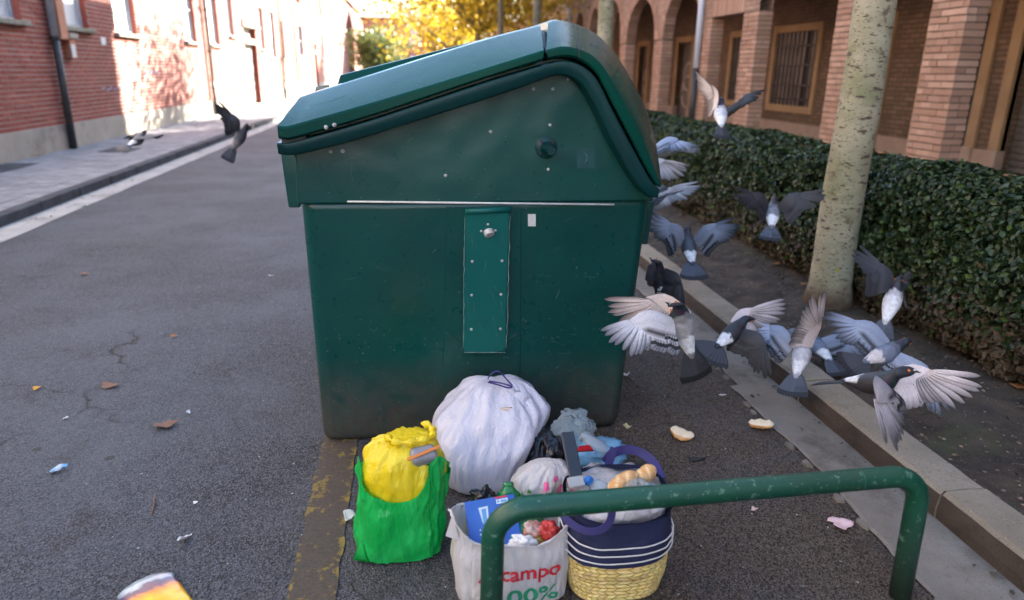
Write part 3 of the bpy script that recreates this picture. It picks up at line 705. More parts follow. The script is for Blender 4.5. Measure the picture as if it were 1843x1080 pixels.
def hedge_part(name, n, y0, y1, s, power, spread=.75):
    P, N, z = hedge_pts(n, y0, y1, power); s_ = s * rng.uniform(.6, 1.3, n)
    N2 = N + rng.normal(size=N.shape)*spread + (0,0,.35)
    dusty = (z + .10*rng.normal(size=n)) < .40
    for nm, msk, mt in ((name, ~dusty, M_hedge), (name + '_dusty', dusty, M_hedgeb)):
        o = leaf_cloud(nm, P[msk], N2[msk], s_[msk], mt, hedge); o.matrix_parent_inverse = Matrix.Translation(-hedge.location); tag(o, kind='stuff')
hedge_part('foliage', 40000, 1.6, 5.2, .039, 1.0)
hedge_part('foliage_beyond', 38000, 5.2, 11.5, .042, 1.25)
hedge_part('foliage_far', 9000, 11.5, 50, .09, 1.7)
M_hedgel = leaf_mat('hedge_leaf_fresh', (.05,.10,.022), (.075,.13,.03), (.035,.07,.018), .25, .4)
P, N, z = hedge_pts(1500, 1.6, 9); P = P + N*.02
o = leaf_cloud('fresh_shoots', P, N + rng.normal(size=N.shape)*.8, .036*rng.uniform(.6,1.3,len(P)), M_hedgel, hedge); o.matrix_parent_inverse = Matrix.Translation(-hedge.location); tag(o, kind='stuff')
# dry leaves gathered under the hedge, in the left gutter and at the kerb
C = []
for i in range(900):
    y = 1.4 + 9*random.random()**1.3; x = random.triangular(2.15, 3.15, 3.0); C.append((x, y, .105 + .022*fbm((x, y, 0), 2.2, 3) + .016*fbm((x, y, 4), 11, 3) + .025*max(0, x-2.6)))
for i in range(160): C.append((-4.08 + .22*random.random()**2, 6.5 + 20*random.random(), .012))
for i in range(120): C.append((1.9 - .2*random.random()**3, 1.5 + 9*random.random(), .022))
for i in range(60): C.append((random.uniform(.9, 1.5), random.uniform(2.9, 4.2), .006))
C = np.array(C); o = leaf_cloud('leaf_litter', C, rng.normal(size=C.shape)*.35 + (0,0,1), rng.uniform(.010,.034,len(C)), M_hedgeb); tag(o, 'small dry leaf fragments on the soil and along the kerbs', kind='stuff')
# the largest leaves, one by one, at the near lower corner
P, N, z = hedge_pts(2600, 2.2, 4.6); k = np.argsort(np.linalg.norm(P - np.array([2.7, 2.5, .35]), axis=1))[:300]
def leaf_mesh(name, mat, asp=.62, L=1.0, curl=.12):
    mb = MB(); rows = [(-.5,.02),(-.3,.36),(-.05,.48),(.2,.40),(.42,.18),(.56,.01)]; vs = []; fs = []
    for i, (a, w) in enumerate(rows):
        for s in (-1, 0, 1): vs.append((a*L, s*w*asp*L, (abs(s)*.22*w - curl*a*a*2)*L))
    for i in range(5):
        for j in range(2): fs.append((i*3+j, (i+1)*3+j, (i+1)*3+j+1, i*3+j+1))
    mb.add(vs, fs); return mb.build(name, mat, None, smooth=True)
LA = leaf_mesh('leaf', M_hedge); LB = leaf_mesh('leaf', M_hedgeb); LA.parent = hedge; LB.parent = hedge
for c, i in enumerate(k):
    src = LB if z[i] + .1*random.gauss(0,1) < .42 else LA
    o = src.copy(); COL.objects.link(o); n_ = Vector(N[i] + rng.normal(size=3)*.45 + np.array([0,0,.4]))
    o.location = Vector(P[i]) + Vector(N[i])*.015 - hedge.location; o.rotation_euler = (n_.to_track_quat('Z', 'Y') @ Matrix.Rotation(random.random()*6.28, 3, 'Z').to_quaternion()).to_euler()
    s = random.uniform(.042, .068); o.scale = (s, s, s)
for src in (LA, LB):
    src.location = Vector((3.0, 3.4, .5)) - hedge.location; src.scale = (.045,)*3
# bare stems at the foot of the hedge
mb = MB()
for i in range(50):
    y = 1.8 + 8*random.random()**1.4; x = 3.15 + random.uniform(-.05,.1)
    mb.tube([(x, y, .08), (x-.0+random.uniform(-.05,.05), y+random.uniform(-.06,.06), .25), (x-.02+random.uniform(-.05,.05), y+random.uniform(-.12,.12), .45)], [.008,.006,.003], 5)
o = mb.build('stems', M_bark2, hedge); tag(o, kind='stuff'); o.matrix_parent_inverse = Matrix.Translation(-hedge.location)
# ================================================================== THE CONTAINER
def plastic(name, c1, c2, dirt=True, rough=.23, spec=.3):
    m, nt, ns, lk, b = new_mat(name); p = pos(nt)
    c = mix(nt, ramp(nt, tex_noise(nt, p, 1.6, 5), .35, .7), c1, c2)
    sp = tex_noise(nt, p, 170, 3, .6)
    sx = nd(nt, 'ShaderNodeSeparateXYZ'); lk.new(p, sx.inputs[0]); z = sx.outputs[2]
    # scuffs: stretched noise in two directions
    for (sca, lo, rotz) in (((1.2, 8, 60), .66, .5), ((70, 8, 3), .70, -.35)):
        mp = nd(nt, 'ShaderNodeMapping'); lk.new(p, mp.inputs[0]); mp.inputs['Scale'].default_value = sca; mp.inputs['Rotation'].default_value = (0, rotz, 0)
        f = math_n(nt, 'MULTIPLY', ramp(nt, tex_noise(nt, mp.outputs[0], 1.0, 5, .7), lo, lo+.05), ramp(nt, tex_noise(nt, p, 3.1, 3), .48, .62))
        c = mix(nt, math_n(nt, 'MULTIPLY', f, .40 if dirt else .12), c, (.035,.10,.095))
    if dirt:
        low = nd(nt, 'ShaderNodeMapRange'); lk.new(z, low.inputs[0]); low.inputs[1].default_value = .95; low.inputs[2].default_value = .02
        vo = nd(nt, 'ShaderNodeTexVoronoi'); vo.inputs['Scale'].default_value = 75; lk.new(p, vo.inputs['Vector']); vs_ = nd(nt, 'ShaderNodeSeparateColor'); lk.new(vo.outputs['Color'], vs_.inputs[0])
        size = math_n(nt, 'MULTIPLY', math_n(nt, 'ADD', .10, math_n(nt, 'MULTIPLY', vs_.outputs[1], .16)), math_n(nt, 'GREATER_THAN', vs_.outputs[0], math_n(nt, 'SUBTRACT', .97, math_n(nt, 'MULTIPLY', low.outputs[0], .32))))
        speck = math_n(nt, 'LESS_THAN', vo.outputs['Distance'], size)
        c = mix(nt, math_n(nt, 'MULTIPLY', speck, .75), c, (.16,.17,.155))
        mud = nd(nt, 'ShaderNodeMapRange'); lk.new(z, mud.inputs[0]); mud.inputs[1].default_value = .42; mud.inputs[2].default_value = .0
        mf = math_n(nt, 'MULTIPLY', mud.outputs[0], ramp(nt, tex_noise(nt, p, 11, 9, .78), .25, .62))
        c = mix(nt, math_n(nt, 'MINIMUM', math_n(nt, 'MULTIPLY', mf, 1.5), .93), c, mix(nt, tex_noise(nt, p, 24, 6, .7), (.016,.014,.011), (.085,.070,.052)))
        rr = math_n(nt, 'ADD', rough, math_n(nt, 'MULTIPLY', mf, .8))
    else:
        gr = math_n(nt, 'MULTIPLY', ramp(nt, tex_noise(nt, p, 9, 8, .75), .5, .75), .22)
        c = mix(nt, gr, c, (.014,.018,.014)); c = mix(nt, ramp(nt, sp, .79, .81), c, (.4,.42,.4)); rr = math_n(nt, 'ADD', rough, math_n(nt, 'MULTIPLY', gr, .6))
    rr = math_n(nt, 'ADD', rr, math_n(nt, 'MULTIPLY', tex_noise(nt, p, 22, 5), .12))
    lk.new(c, b.inputs['Base Color']); lk.new(rr, b.inputs['Roughness']); b.inputs['Specular IOR Level'].default_value = .42 if dirt else spec
    h = math_n(nt, 'ADD', math_n(nt, 'MULTIPLY', tex_noise(nt, p, 260, 2), .4), math_n(nt, 'MULTIPLY', tex_noise(nt, p, 2.6, 2), 26.0 if dirt else 10.0))
    bump(nt, b, h, .26 if dirt else .14, .002); return m
M_body = plastic('container_body', (.0016,.041,.038), (.0026,.060,.050))
M_lid = plastic('container_lid', (.0010,.040,.032), (.0014,.054,.036), False, .16, .12)
M_band = plastic('container_band', (.0018,.029,.032), (.0024,.036,.036), False, .28)
M_plate = plastic('container_plate', (.003,.085,.078), (.004,.105,.090), False, .26)
M_steel = PM('screw_steel', (.50,.50,.50), (.30,.30,.30), 60, rough=.45, metal=.35)
M_pin = PM('pin_steel', (.62,.60,.57), (.45,.43,.40), 40, rough=.5, metal=.3, bmp=.3, bs=90)
M_white = PM('white_plastic', (.74,.73,.70), (.6,.58,.55), 20, rough=.5)
M_rubber_fill = PM('black_rubber_and_fill', (.012,.012,.013), (.03,.028,.026), 18, rough=.55)

bin_ = empty('waste_container', (.28, 3.8, 0)); tag(bin_, 'large dark green waste container with sloping lid standing at the kerb', 'waste container')
Y1 = 4.78
def P2(pts, Y): return [(lambda v: (v.x, v.z))(at_y(px, py, Y)) for px, py in pts]
def rrect(x0, x1, y0, y1, r, k=8):
    out = []
    for (cx, cy, a0) in ((x1-r, y1-r, 0), (x0+r, y1-r, 90), (x0+r, y0+r, 180), (x1-r, y0+r, 270)):
        for i in range(k+1):
            a = RAD(a0 + 90*i/k); out.append((cx + r*math.cos(a), cy + r*math.sin(a)))
    return out
mb = MB(); rs = []
for z, ins in ((.003,.034),(.007,.020),(.018,.007),(.04,.001),(.08,0),(.2,0),(.35,0),(.5,0),(.65,0),(.8,0),(.95,0),(1.06,0),(1.105,0)):
    f = (z-.07)/1.03
    rs.append([(x, y, z) for x, y in rrect(-.425-.012*f+ins, .945+.055*f-ins, 2.910-.045*f+ins, Y1-.06+.06*f-ins, .055)])
mb.rings(rs); body = local(mb.build('body', M_body, bin_, smooth=True))
# upper shell under the rim
BO = [(498,257),(512,259),(533,254),(656,220),(770,182),(880,145),(976,117),(1000,110),(1015,108),(1043,113),(1071,133),(1088,165),(1106,203),(1159,301),(1177,333),(1187,339)]
BI = [(500,279),(516,282),(540,279),(600,264),(656,249),(761,215),(880,178),(962,150),(1001,134),(1029,136),(1053,154),(1075,195),(1106,263),(1152,340),(1172,359),(1186,358)]
YB = 2.735
o2 = smooth_line(P2(BO, YB), 60); i2 = smooth_line(P2(BI, YB), 60); mid = (o2 + i2)/2; _t = np.gradient(o2, axis=0); _t /= np.linalg.norm(_t, axis=1, keepdims=True); shell = o2 + np.stack([-_t[:,1], _t[:,0]], 1)*.016
prof = [(-.447, 1.088), (-.44, 1.27), (-.466, 1.30), (-.468, 1.352)] + [tuple(p) for p in shell[4:57]] + [(1.004, 1.088)]
def extr(mb, prof, ya, yb): mb.rings([[(x, ya, z) for x, z in prof], [(x, yb, z) for x, z in prof]])
mb = MB(); extr(mb, prof, 2.848, Y1); up = local(mb.build('upper_shell', M_body, bin_, bevel=.010, seg=3))
# rim band with rounded section
mb = MB(); rs = []
for k in range(60):
    o_, i_ = o2[k], i2[k]; rs.append([(o_[0], 2.87, o_[1]), (o_[0], YB+.010, o_[1]), (o_[0]*.95+i_[0]*.05, YB+.002, o_[1]*.95+i_[1]*.05), (o_[0]*.88+i_[0]*.12, YB, o_[1]*.88+i_[1]*.12),
        (o_[0]*.12+i_[0]*.88, YB+.012, o_[1]*.12+i_[1]*.88), (o_[0]*.04+i_[0]*.96, YB+.016, o_[1]*.04+i_[1]*.96), (i_[0], YB+.026, i_[1]), (i_[0], 2.87, i_[1])])
mb.rings(rs); band = local(mb.build('rim_band', M_band, bin_, smooth=True)); band.data.set_sharp_from_angle(angle=RAD(50))
mb = MB(); rs2 = [[(x, 2*3.81 - y, z) for x, y, z in r] for r in rs]; mb.rings([r[::-1] for r in rs2]); local(mb.build('rim_band', M_band, bin_, smooth=True))
# lid: rim edge A, ridge B, top C; the end faces are chamfered
def lid_part(name, A, B, C, n, ya, yc, groove=None, far=Y1+.1):
    a = smooth_line(P2(A, ya), n, 1); b = smooth_line(P2(B, ya), n, 1); c = smooth_line(P2(C, yc), n, 1)
    sy = lambda y: far - (y - ya)
    secs = [[(x, ya+.012, z) for x, z in a], [(x, ya, z+.008) for x, z in a], [(x, ya, z-.004) for x, z in b], [(x, ya+.004, z+.004) for x, z in b],
            [(x*.97+bx*.03, yc-.012, z*.985+bz*.015) for (x, z), (bx, bz) in zip(c, b)], [(x, yc, z+.002) for x, z in c], [(x, yc+.03, z+.006) for x, z in c],
            [(x, sy(yc+.03), z+.006) for x, z in c], [(x, sy(yc), z) for x, z in c], [(x, sy(ya), z) for x, z in b], [(x, sy(ya), z) for x, z in a]]
    mb = MB(); mb.rings(secs, cap=False, closed=False)
    m = len(secs)
    mb.add([s[0] for s in secs], [tuple(range(m))]); mb.add([s[-1] for s in secs], [tuple(range(m))[::-1]])
    o = local(mb.build(name, M_lid, bin_)); me = o.data
    bm = bmesh.new(); bm.from_mesh(me); bmesh.ops.remove_doubles(bm, verts=bm.verts, dist=1e-5); bmesh.ops.recalc_face_normals(bm, faces=bm.faces); bm.to_mesh(me); bm.free()
    me.polygons.foreach_set('use_smooth', [True]*len(me.polygons)); me.set_sharp_from_angle(angle=RAD(22)); return o, c
LAa = [(501,250),(514,253),(533,249),(656,214),(770,176),(880,139),(977,109)]
LAb = [(499,229),(512,231),(530,226),(656,191),(770,157),(880,123),(979,92)]
LAc = [(540,176),(552,172),(570,166),(656,140),(770,104),(880,70),(972,47)]
lid, cl = lid_part('lid', LAa, LAb, LAc, 30, 2.722, 2.95)
RA = [(987,107),(1015,101),(1043,106),(1073,128),(1090,160),(1110,200),(1162,300),(1181,334),(1189,338)]
RB = [(983,92),(1015,84),(1039,89),(1068,101),(1090,126),(1122,178),(1168,275),(1185,322),(1190,335)]
RC = [(986,42),(995,37),(1012,38),(1034,43),(1071,59),(1103,90),(1129,130),(1160,189),(1178,245),(1187,300),(1190,334)]
cov, cc = lid_part('rear_cover', RA, RB, RC, 44, 2.722, 2.95)
_hp = [(2.785,1.665),(2.95,1.742),(3.0,1.755),(Y1-.15,1.755),(Y1-.15,1.5),(2.88,1.5),(2.88,1.665)]
mb = MB(); mb.rings([[(x, y, z) for y, z in _hp] for x in (at_y(970,70,2.95).x, at_y(990,70,2.95).x)]); local(mb.build('hinge_gap_fill', M_rubber_fill, bin_))  # added black filler: paints the shade of the slit, hides the background
local(MB().box((-.468, 2.75, 1.325), (-.38, 4.7, 1.372)).build('leak_filler', M_rubber_fill, bin_))  # added dark block, not a real seal; stops light leaking under the lid
# joint line across the cover
q = [at_y(1036, 44, 2.948), at_y(1041, 88, 2.718), at_y(1043, 105, 2.718)]
mb = MB(); mb.tube([v + Vector((0,-.0005,.0)) for v in q], .0022, 6); mb.build('joint_line', M_rubber_fill, cov)
# raised panels on the lid
def raised(x0, x1, ya, yb, h):
    m = [tuple(p) for p in cl if x0 <= p[0] <= x1]; d = Vector((m[-1][0]-m[0][0], m[-1][1]-m[0][1])).normalized(); nx_, nz_ = -d.y, d.x
    P0 = (m[0][0], m[0][1]-.01); P1 = (m[-1][0], m[-1][1]-.01)
    base = [(P0[0], P0[1]), (P1[0], P1[1])]; e = h*.9; hr = .004
    t = [(P0[0]+d.x*e+nx_*(h+.012), P0[1]+d.y*e+nz_*(h+.012)), (P1[0]-d.x*.02+nx_*(hr+.012), P1[1]-d.y*.02+nz_*(hr+.012))]
    mb = MB(); mb.rings([[(base[0][0], ya, base[0][1]), (base[1][0], ya, base[1][1]), (base[1][0], yb, base[1][1]), (base[0][0], yb, base[0][1])],
                         [(t[0][0], ya+e, t[0][1]), (t[1][0], ya+e, t[1][1]), (t[1][0], yb-e, t[1][1]), (t[0][0], yb-e, t[0][1])]])
    mb.build('raised_panel', M_lid, lid, bevel=.008)
raised(-.31, .50, 3.03, 3.74, .036); raised(-.31, .50, 3.84, 4.55, .036); raised(-.395, -.325, 3.12, 3.7, .022)
# moulded emblem: shallow oval ring and bars, worn unreadable
cpt = at_y(588, 187, 2.84); nrm_ = Vector((-.1, -.72, .68)).normalized()
u_ = (at_y(640,172,2.84) - at_y(540,204,2.84)).normalized(); v_ = nrm_.cross(u_).normalized()
def on_chamfer(a, b):
    # point on the chamfer plane through B and C lines
    B0, B1, C0 = at_y(530,226,2.722), at_y(880,123,2.722), at_y(570,166,2.95); n_ = (B1-B0).cross(C0-B0).normalized(); 
    if n_.z < 0: n_ = -n_
    e1 = (B1-B0).normalized(); e2 = n_.cross(e1); o_ = B0 + e1*.13 + e2*.14
    return o_ + e1*a + e2*b + n_*.0015
mb = MB(); mb.tube([on_chamfer(.075*math.cos(t), .026*math.sin(t)) for t in np.linspace(0, 2*math.pi, 40)], .0014, 6)
for k in range(7): mb.tube([on_chamfer(-.05+.016*k, -.009), on_chamfer(-.046+.016*k, .010)], .0016, 5)
mb.build('moulded_emblem', M_lid, lid, smooth=True)
# body panels: central channel, bracket plate, pin, screws
def face_y(z): return 2.910 - .045*(z-.07)/1.03
def fp(px, py, off=0.0):
    y = 2.88
    for _ in range(4): v = at_y(px, py, y); y = (face_y(v.z) if v.z < 1.09 else 2.848)
    v = at_y(px, py, y); v.y -= off; return v
mb = MB(); ch = [(803,372),(938,372),(936,640),(932,752),(794,758),(798,640)]
mb.rings([[fp(x, y, -.01) for x, y in ch], [fp(x, y, .0045) for x, y in ch]]); mb.build('channel_panel', M_body, body, bevel=.003)
mb = MB(); arc_ = [fp(803 + (933-803)*t, 598 + 26*math.sin(math.pi*t), .0075) for t in np.linspace(0,1,20)]; mb.tube(arc_, .003, 6); mb.build('channel_rib', M_body, body, smooth=True)
mb = MB(); pl = [(837,376),(916,372),(913,500),(909,627),(890,631),(870,632),(850,631),(832,627),(834,500)]
mb.rings([[fp(x, y, -.005) for x, y in pl], [fp(x, y, .034) for x, y in pl]]); plate = mb.build('bracket_plate', M_plate, body, bevel=.008, seg=3)
mb = MB(); lip = [fp(836, 378, .033), fp(917, 374, .033)]; mb.tube(lip, .013, 10); mb.build('bracket_lip', M_plate, plate, smooth=True)
mb = MB(); mb.box((0,0,0),(1,1,1)); 
def wear_edge(px0, py0, px1, py1, n=26):
    mb = MB(); pts = [fp(px0+(px1-px0)*t + random.uniform(-1,1), py0+(py1-py0)*t, .0345) for t in np.linspace(0,1,n)]
    mb.tube(pts, [random.uniform(.0004,.0022) for _ in pts], 5); return mb.build('worn_edge', PM('bare_plastic', (.20,.27,.24), rough=.7) if 'bare_plastic' not in bpy.data.materials else bpy.data.materials['bare_plastic'], plate, smooth=True)
wear_edge(835.5, 388, 832.5, 622); wear_edge(916, 385, 910, 620); wear_edge(834, 629, 908, 629)
def screw(px, py, r, parent, off, y=None):
    c = fp(px, py, off); mb = MB()
    ring = lambda rr, d: [(c.x + rr*math.cos(t), c.y - d, c.z + rr*math.sin(t)) for t in [2*math.pi*k/14 for k in range(14)]]
    mb.rings([ring(r*1.5, 0), ring(r*1.5, .002), ring(r, .0035), ring(r*.95, .006), ring(r*.5, .007), ring(r*.42, .004)]); return mb.build('screw', M_steel, parent, smooth=False)
for (x, y) in ((849,467),(902,466),(848,527),(900,526),(847,588),(899,587)): screw(x, y, .0042, plate, .034)
for (x, y) in ((865,413),(877,401),(890,412)): screw(x, y, .0038, plate, .034)
c = fp(877, 412, .034); d = (fp(879, 419, .05) - c); mb = MB(); mb.tube([c, c+d*.75, c+d*.97, c+d], [.021,.021,.021,.019], 24); mb.build('pin', M_pin, plate, smooth=False, bevel=.002)
for (x, y) in ((883,237),(990,225),(987,305),(802,316),(595,272),(617,272),(960,160),(995,160),(1023,142)): screw(x, y, .0046 if y != 272 else .0056, up, 0.0)
for (x, y) in ((587,227),(602,223)):
    c = at_y(x, y+2, 2.721); o = screw(x, y, .0052, lid, 0); o.data.transform(Matrix.Translation(c - fp(x, y, 0)))
# axle stub with flange
c = fp(983, 266); mb = MB(); ring = lambda rr, d, dx=0, dz=0: [(c.x + dx + rr*math.cos(t), c.y - d, c.z + dz + rr*math.sin(t)) for t in [2*math.pi*k/28 for k in range(28)]]
mb.rings([ring(.044,0), ring(.044,.006), ring(.036,.010), ring(.026,.012), ring(.023,.03), ring(.021,.07,.006,-.004), ring(.017,.082,.006,-.004), ring(.016,.084,.006,-.004)])
ax = mb.build('axle_stub', M_band, up, smooth=True); ax.data.set_sharp_from_angle(angle=RAD(40))
for a in range(4):
    t = a*math.pi/2 + .7; mb = MB(); mb.box((-.006,-.004,-.004),(.006,.0,.004)); o = mb.build('slot', M_rubber_fill, ax); o.location = (c.x+.033*math.cos(t), c.y-.0105, c.z+.033*math.sin(t)); o.rotation_euler.y = -t
# white strip along the seam
a, b = fp(625, 362.5), fp(1103, 366.5); mb = MB(); mb.tube([Vector((a.x, 2.845, a.z)), Vector((b.x, 2.845, b.z))], .0042, 8); mb.build('white_strip', M_white, body, smooth=True)
# sticker (blank), tape square, squiggle scratch
mb = MB(); q = [fp(x, y, .003) for x, y in ((950,385),(964,385),(964,407),(950,407))]; mb.add(q, [(0,1,2,3)]); mb.add([p+Vector((0,-.0008,0)) for p in q], [(0,1,2,3)])
mb.build('sticker', PM('sticker_paper', (.62,.61,.58), (.45,.45,.43), 220, rough=.6), body)
q = [fp(x, y, .0012) for x, y in ((1037,268),(1071,265),(1071,302),(1039,304))]; mb = MB(); mb.add(q, [(0,1,2,3)]); mb.build('tape_residue', PM('tape_residue', (.0035,.05,.052), (.006,.065,.066), 30, rough=.4), up)
M_scr = PM('scratch_pale', (.10,.20,.195), (.04,.10,.10), 60, rough=.6)
def scratch(pts, r, parent, off=.0005):
    mb = MB(); L = [fp(x, y, off) for x, y in smooth_line(pts, 24, 2)]; mb.tube(L, [r*random.uniform(.3,1.2)*math.sin(math.pi*(i+.6)/(len(L)+.2))**.5 for i in range(len(L))], 5); mb.build('scratch', M_scr, parent, smooth=True)
scratch([(746,238),(743,250),(735,254),(728,260),(722,268)], .0022, up); scratch([(628,280),(634,300),(632,318),(640,335)], .0011, up); scratch([(590,300),(650,278),(705,240)], .0008, up)
scratch([(1053,274),(1058,285),(1052,293)], .0035, up); scratch([(778,455),(786,447)], .0018, body, .0055); scratch([(1000,540),(1008,520)], .0012, body)
for k in range(26):
    x, y = random.uniform(570, 1130), random.uniform(380, 700)
    if 795 < x < 940: continue
    l = random.uniform(6, 34); a_ = random.uniform(-.6, .4); scratch([(x, y), (x+l*.5*math.cos(a_), y+l*.5*math.sin(a_)+random.uniform(-2,2)), (x+l*math.cos(a_), y+l*math.sin(a_))], random.uniform(.0004,.0009), body)
for k in range(14):
    x, y = random.uniform(836, 912), random.uniform(400, 610); l = random.uniform(10, 40); a_ = random.uniform(.9, 2.0)
    mb = MB(); L = [fp(x+l*t*math.cos(a_), min(624, y+l*t*math.sin(a_)), .0345) for t in np.linspace(0,1,8)]
    L = [p for p in L]; mb.tube(L, [.0007*random.uniform(.4,1.3) for _ in L], 4); mb.build('scratch', M_scr, plate)
for k, (x0, y0, x1, y1) in enumerate(((1000,45,1018,78),(1006,50,1024,88),(1014,52,1021,80),(996,72,1000,86))):
    mb = MB(); A_, B_ = at_y(x0, y0, 2.93), at_y(x1, y1, 2.76); mb.tube([A_, A_.lerp(B_, .5)+Vector((.004,-.004,0)), B_], [.0008,.0018,.0005], 5); mb.build('scratch', M_scr, cov)
# pocket on the left, hanging bar and pedal on the right
mb = MB(); pk = [(503,262),(538,262),(540,374),(519,374)]; A_ = [at_y(x, y, 3.0) for x, y in pk]; mb.rings([[v for v in A_], [v + Vector((0,1.5,0)) for v in A_]]); mb.build('side_pocket', M_body, up, bevel=.006)
mb = MB(); pk = [(1158,362),(1178,362),(1166,440),(1156,440)]; A_ = [at_y(x, y, 3.05) for x, y in pk]; mb.rings([[v for v in A_], [v + Vector((0,.5,0)) for v in A_]]); mb.build('hanging_bar', M_body, up, bevel=.004)
pv_ = at_y(1152, 612, 3.35); mb = MB(); Mx = Matrix.Translation(pv_) @ Matrix.Rotation(-.25, 4, 'X') @ Matrix.Rotation(.18, 4, 'Y')
mb.box((-.09,-.08,-.016), (.055,.12,.016), Mx); ped = mb.build('pedal', M_rubber_fill, body, bevel=.012, seg=3)
mb = MB(); mb.tube([pv_ + Vector((-.02,.05,.0)), pv_ + Vector((-.12,.12,.08)), pv_ + Vector((-.2,.2,.1))], .016, 8); mb.build('pedal_arm', M_rubber_fill, ped, smooth=True)
for (x, y) in (): MB().box((x-.07,y-.07,0),(x+.07,y+.07,.03)).build('foot', M_rubber_fill, body)

# ================================================================== GREEN HOOP
def rail_mat():
    m, nt, ns, lk, b = new_mat('green_rail_paint'); p = pos(nt)
    c = mix(nt, ramp(nt, tex_noise(nt, p, 5, 6), .35, .7), (.002,.048,.026), (.003,.070,.038))
    f = tex_noise(nt, p, 34, 6, .72); c = mix(nt, ramp(nt, f, .60, .63), c, (.085,.17,.12)); c = mix(nt, ramp(nt, tex_noise(nt, p, 75, 4, .7), .66, .69), c, (.26,.30,.27)); c = mix(nt, ramp(nt, f, .32, .35, (1,1,1,1), (0,0,0,1)), c, (.03,.026,.022))
    mp = nd(nt, 'ShaderNodeMapping'); lk.new(p, mp.inputs[0]); mp.inputs['Scale'].default_value = (90, 4, 4); c = mix(nt, math_n(nt, 'MULTIPLY', ramp(nt, tex_noise(nt, mp.outputs[0], 1.0, 4, .6), .68, .72), .5), c, (.10,.30,.18))
    sx = nd(nt, 'ShaderNodeSeparateXYZ'); lk.new(p, sx.inputs[0])
    bare = math_n(nt, 'MULTIPLY', math_n(nt, 'MULTIPLY', ramp(nt, sx.outputs[2], .474, .480), ramp(nt, sx.outputs[0], 1.33, 1.40)), ramp(nt, tex_noise(nt, p, 40, 6, .75), .40, .52))
    c = mix(nt, bare, c, (.36,.37,.36)); lk.new(c, b.inputs['Base Color'])
    grime = ramp(nt, sx.outputs[2], .0, .38, (1,1,1,1), (0,0,0,1)); c2 = mix(nt, math_n(nt, 'MULTIPLY', grime, .75), c, (.022,.028,.024)); lk.new(c2, b.inputs['Base Color'])
    b.inputs['Roughness'].default_value = .42; bump(nt, b, math_n(nt, 'ADD', f, math_n(nt, 'MULTIPLY', tex_noise(nt, p, 9, 3), 2.0)), .35, .003); return m
hx0, hx1, hy, hz = .198, 1.520, 1.70, .448
pts = [(hx0-.004, hy-.03, -.01), (hx0-.002, hy-.028, .2), (hx0, hy-.025, .345)]
R_ = .10
for k in range(9): a = math.pi - k*math.pi/16; pts.append((hx0 + R_ + R_*math.cos(a), hy-.025, hz - R_ + R_*math.sin(a)))
for t in np.linspace(.1, .9, 9): pts.append((hx0+R_ + (hx1-hx0-2*R_)*t, hy-.025+.03*t, hz))
for k in range(9): a = math.pi/2 - k*math.pi/16; pts.append((hx1 - R_ + R_*math.cos(a), hy+.005, hz - R_ + R_*math.sin(a)))
pts += [(hx1+.005, hy+.005, .2), (hx1+.012, hy+.005, -.01)]
hoop = MB().tube(pts, .0328, 28).build('hoop_barrier', rail_mat(), smooth=True)
tag(hoop, 'low bent green tube barrier in front of the rubbish bags', 'barrier')
# ================================================================== RUBBISH
def film(name, c1, c2, vs=5, rough=.32, tr=.3, alpha=1.0, isl=None, bmp=.32, crinkle=20):
    """thin plastic film: glossy, lets some light through, fine crinkles"""
    m, nt, ns, lk, b = new_mat(name); p = pos(nt)
    c = mix(nt, ramp(nt, tex_noise(nt, p, vs, 5), .38, .64), c1, c2)
    lk.new(c, b.inputs['Base Color']); b.inputs['Roughness'].default_value = rough; b.inputs['Specular IOR Level'].default_value = .5; b.inputs['Alpha'].default_value = alpha
    mp = nd(nt, 'ShaderNodeMapping'); lk.new(p, mp.inputs[0]); mp.inputs['Scale'].default_value = (1, 1, .30); mp.inputs['Rotation'].default_value = (.1, .45, 0)
    w = tex_noise(nt, mp.outputs[0], crinkle, 4, .55); w2 = tex_noise(nt, mp.outputs[0], crinkle*.4, 2)
    rg = math_n(nt, 'ABSOLUTE', math_n(nt, 'SUBTRACT', w, .5)); rg2 = math_n(nt, 'ABSOLUTE', math_n(nt, 'SUBTRACT', w2, .5))
    l1 = ramp(nt, rg, .0, .075, (1,1,1,1), (0,0,0,1)); l2 = ramp(nt, rg2, .0, .09, (1,1,1,1), (0,0,0,1))
    nrm = bump(nt, b, math_n(nt, 'ADD', math_n(nt, 'MULTIPLY', l1, .5), math_n(nt, 'ADD', math_n(nt, 'MULTIPLY', l2, 1.0), math_n(nt, 'MULTIPLY', tex_noise(nt, p, crinkle*1.2, 3), .8))), bmp, .012)
    t = nd(nt, 'ShaderNodeBsdfTranslucent'); lk.new(c, t.inputs[0]); lk.new(nrm, t.inputs[1]); ms = nd(nt, 'ShaderNodeMixShader'); ms.inputs[0].default_value = tr
    lk.new(b.outputs[0], ms.inputs[1]); lk.new(t.outputs[0], ms.inputs[2]); out = ms.outputs[0]
    if alpha < 1:
        tp = nd(nt, 'ShaderNodeBsdfTransparent'); m2 = nd(nt, 'ShaderNodeMixShader'); m2.inputs[0].default_value = alpha
        lk.new(tp.outputs[0], m2.inputs[1]); lk.new(out, m2.inputs[2]); out = m2.outputs[0]; b.inputs['Alpha'].default_value = 1
    lk.new(out, ns['Material Output'].inputs[0]); return m
M_green = film('green_film', (.008,.47,.085), (.03,.60,.14), 9, tr=.3, crinkle=14, rough=.2, bmp=.5)
M_yellow = film('yellow_film', (.86,.66,.01), (.92,.76,.05), 6, tr=.3)
M_wfilm = film('white_film', (.72,.71,.80), (.80,.79,.87), 5, tr=.3, rough=.24, bmp=.34, crinkle=15)
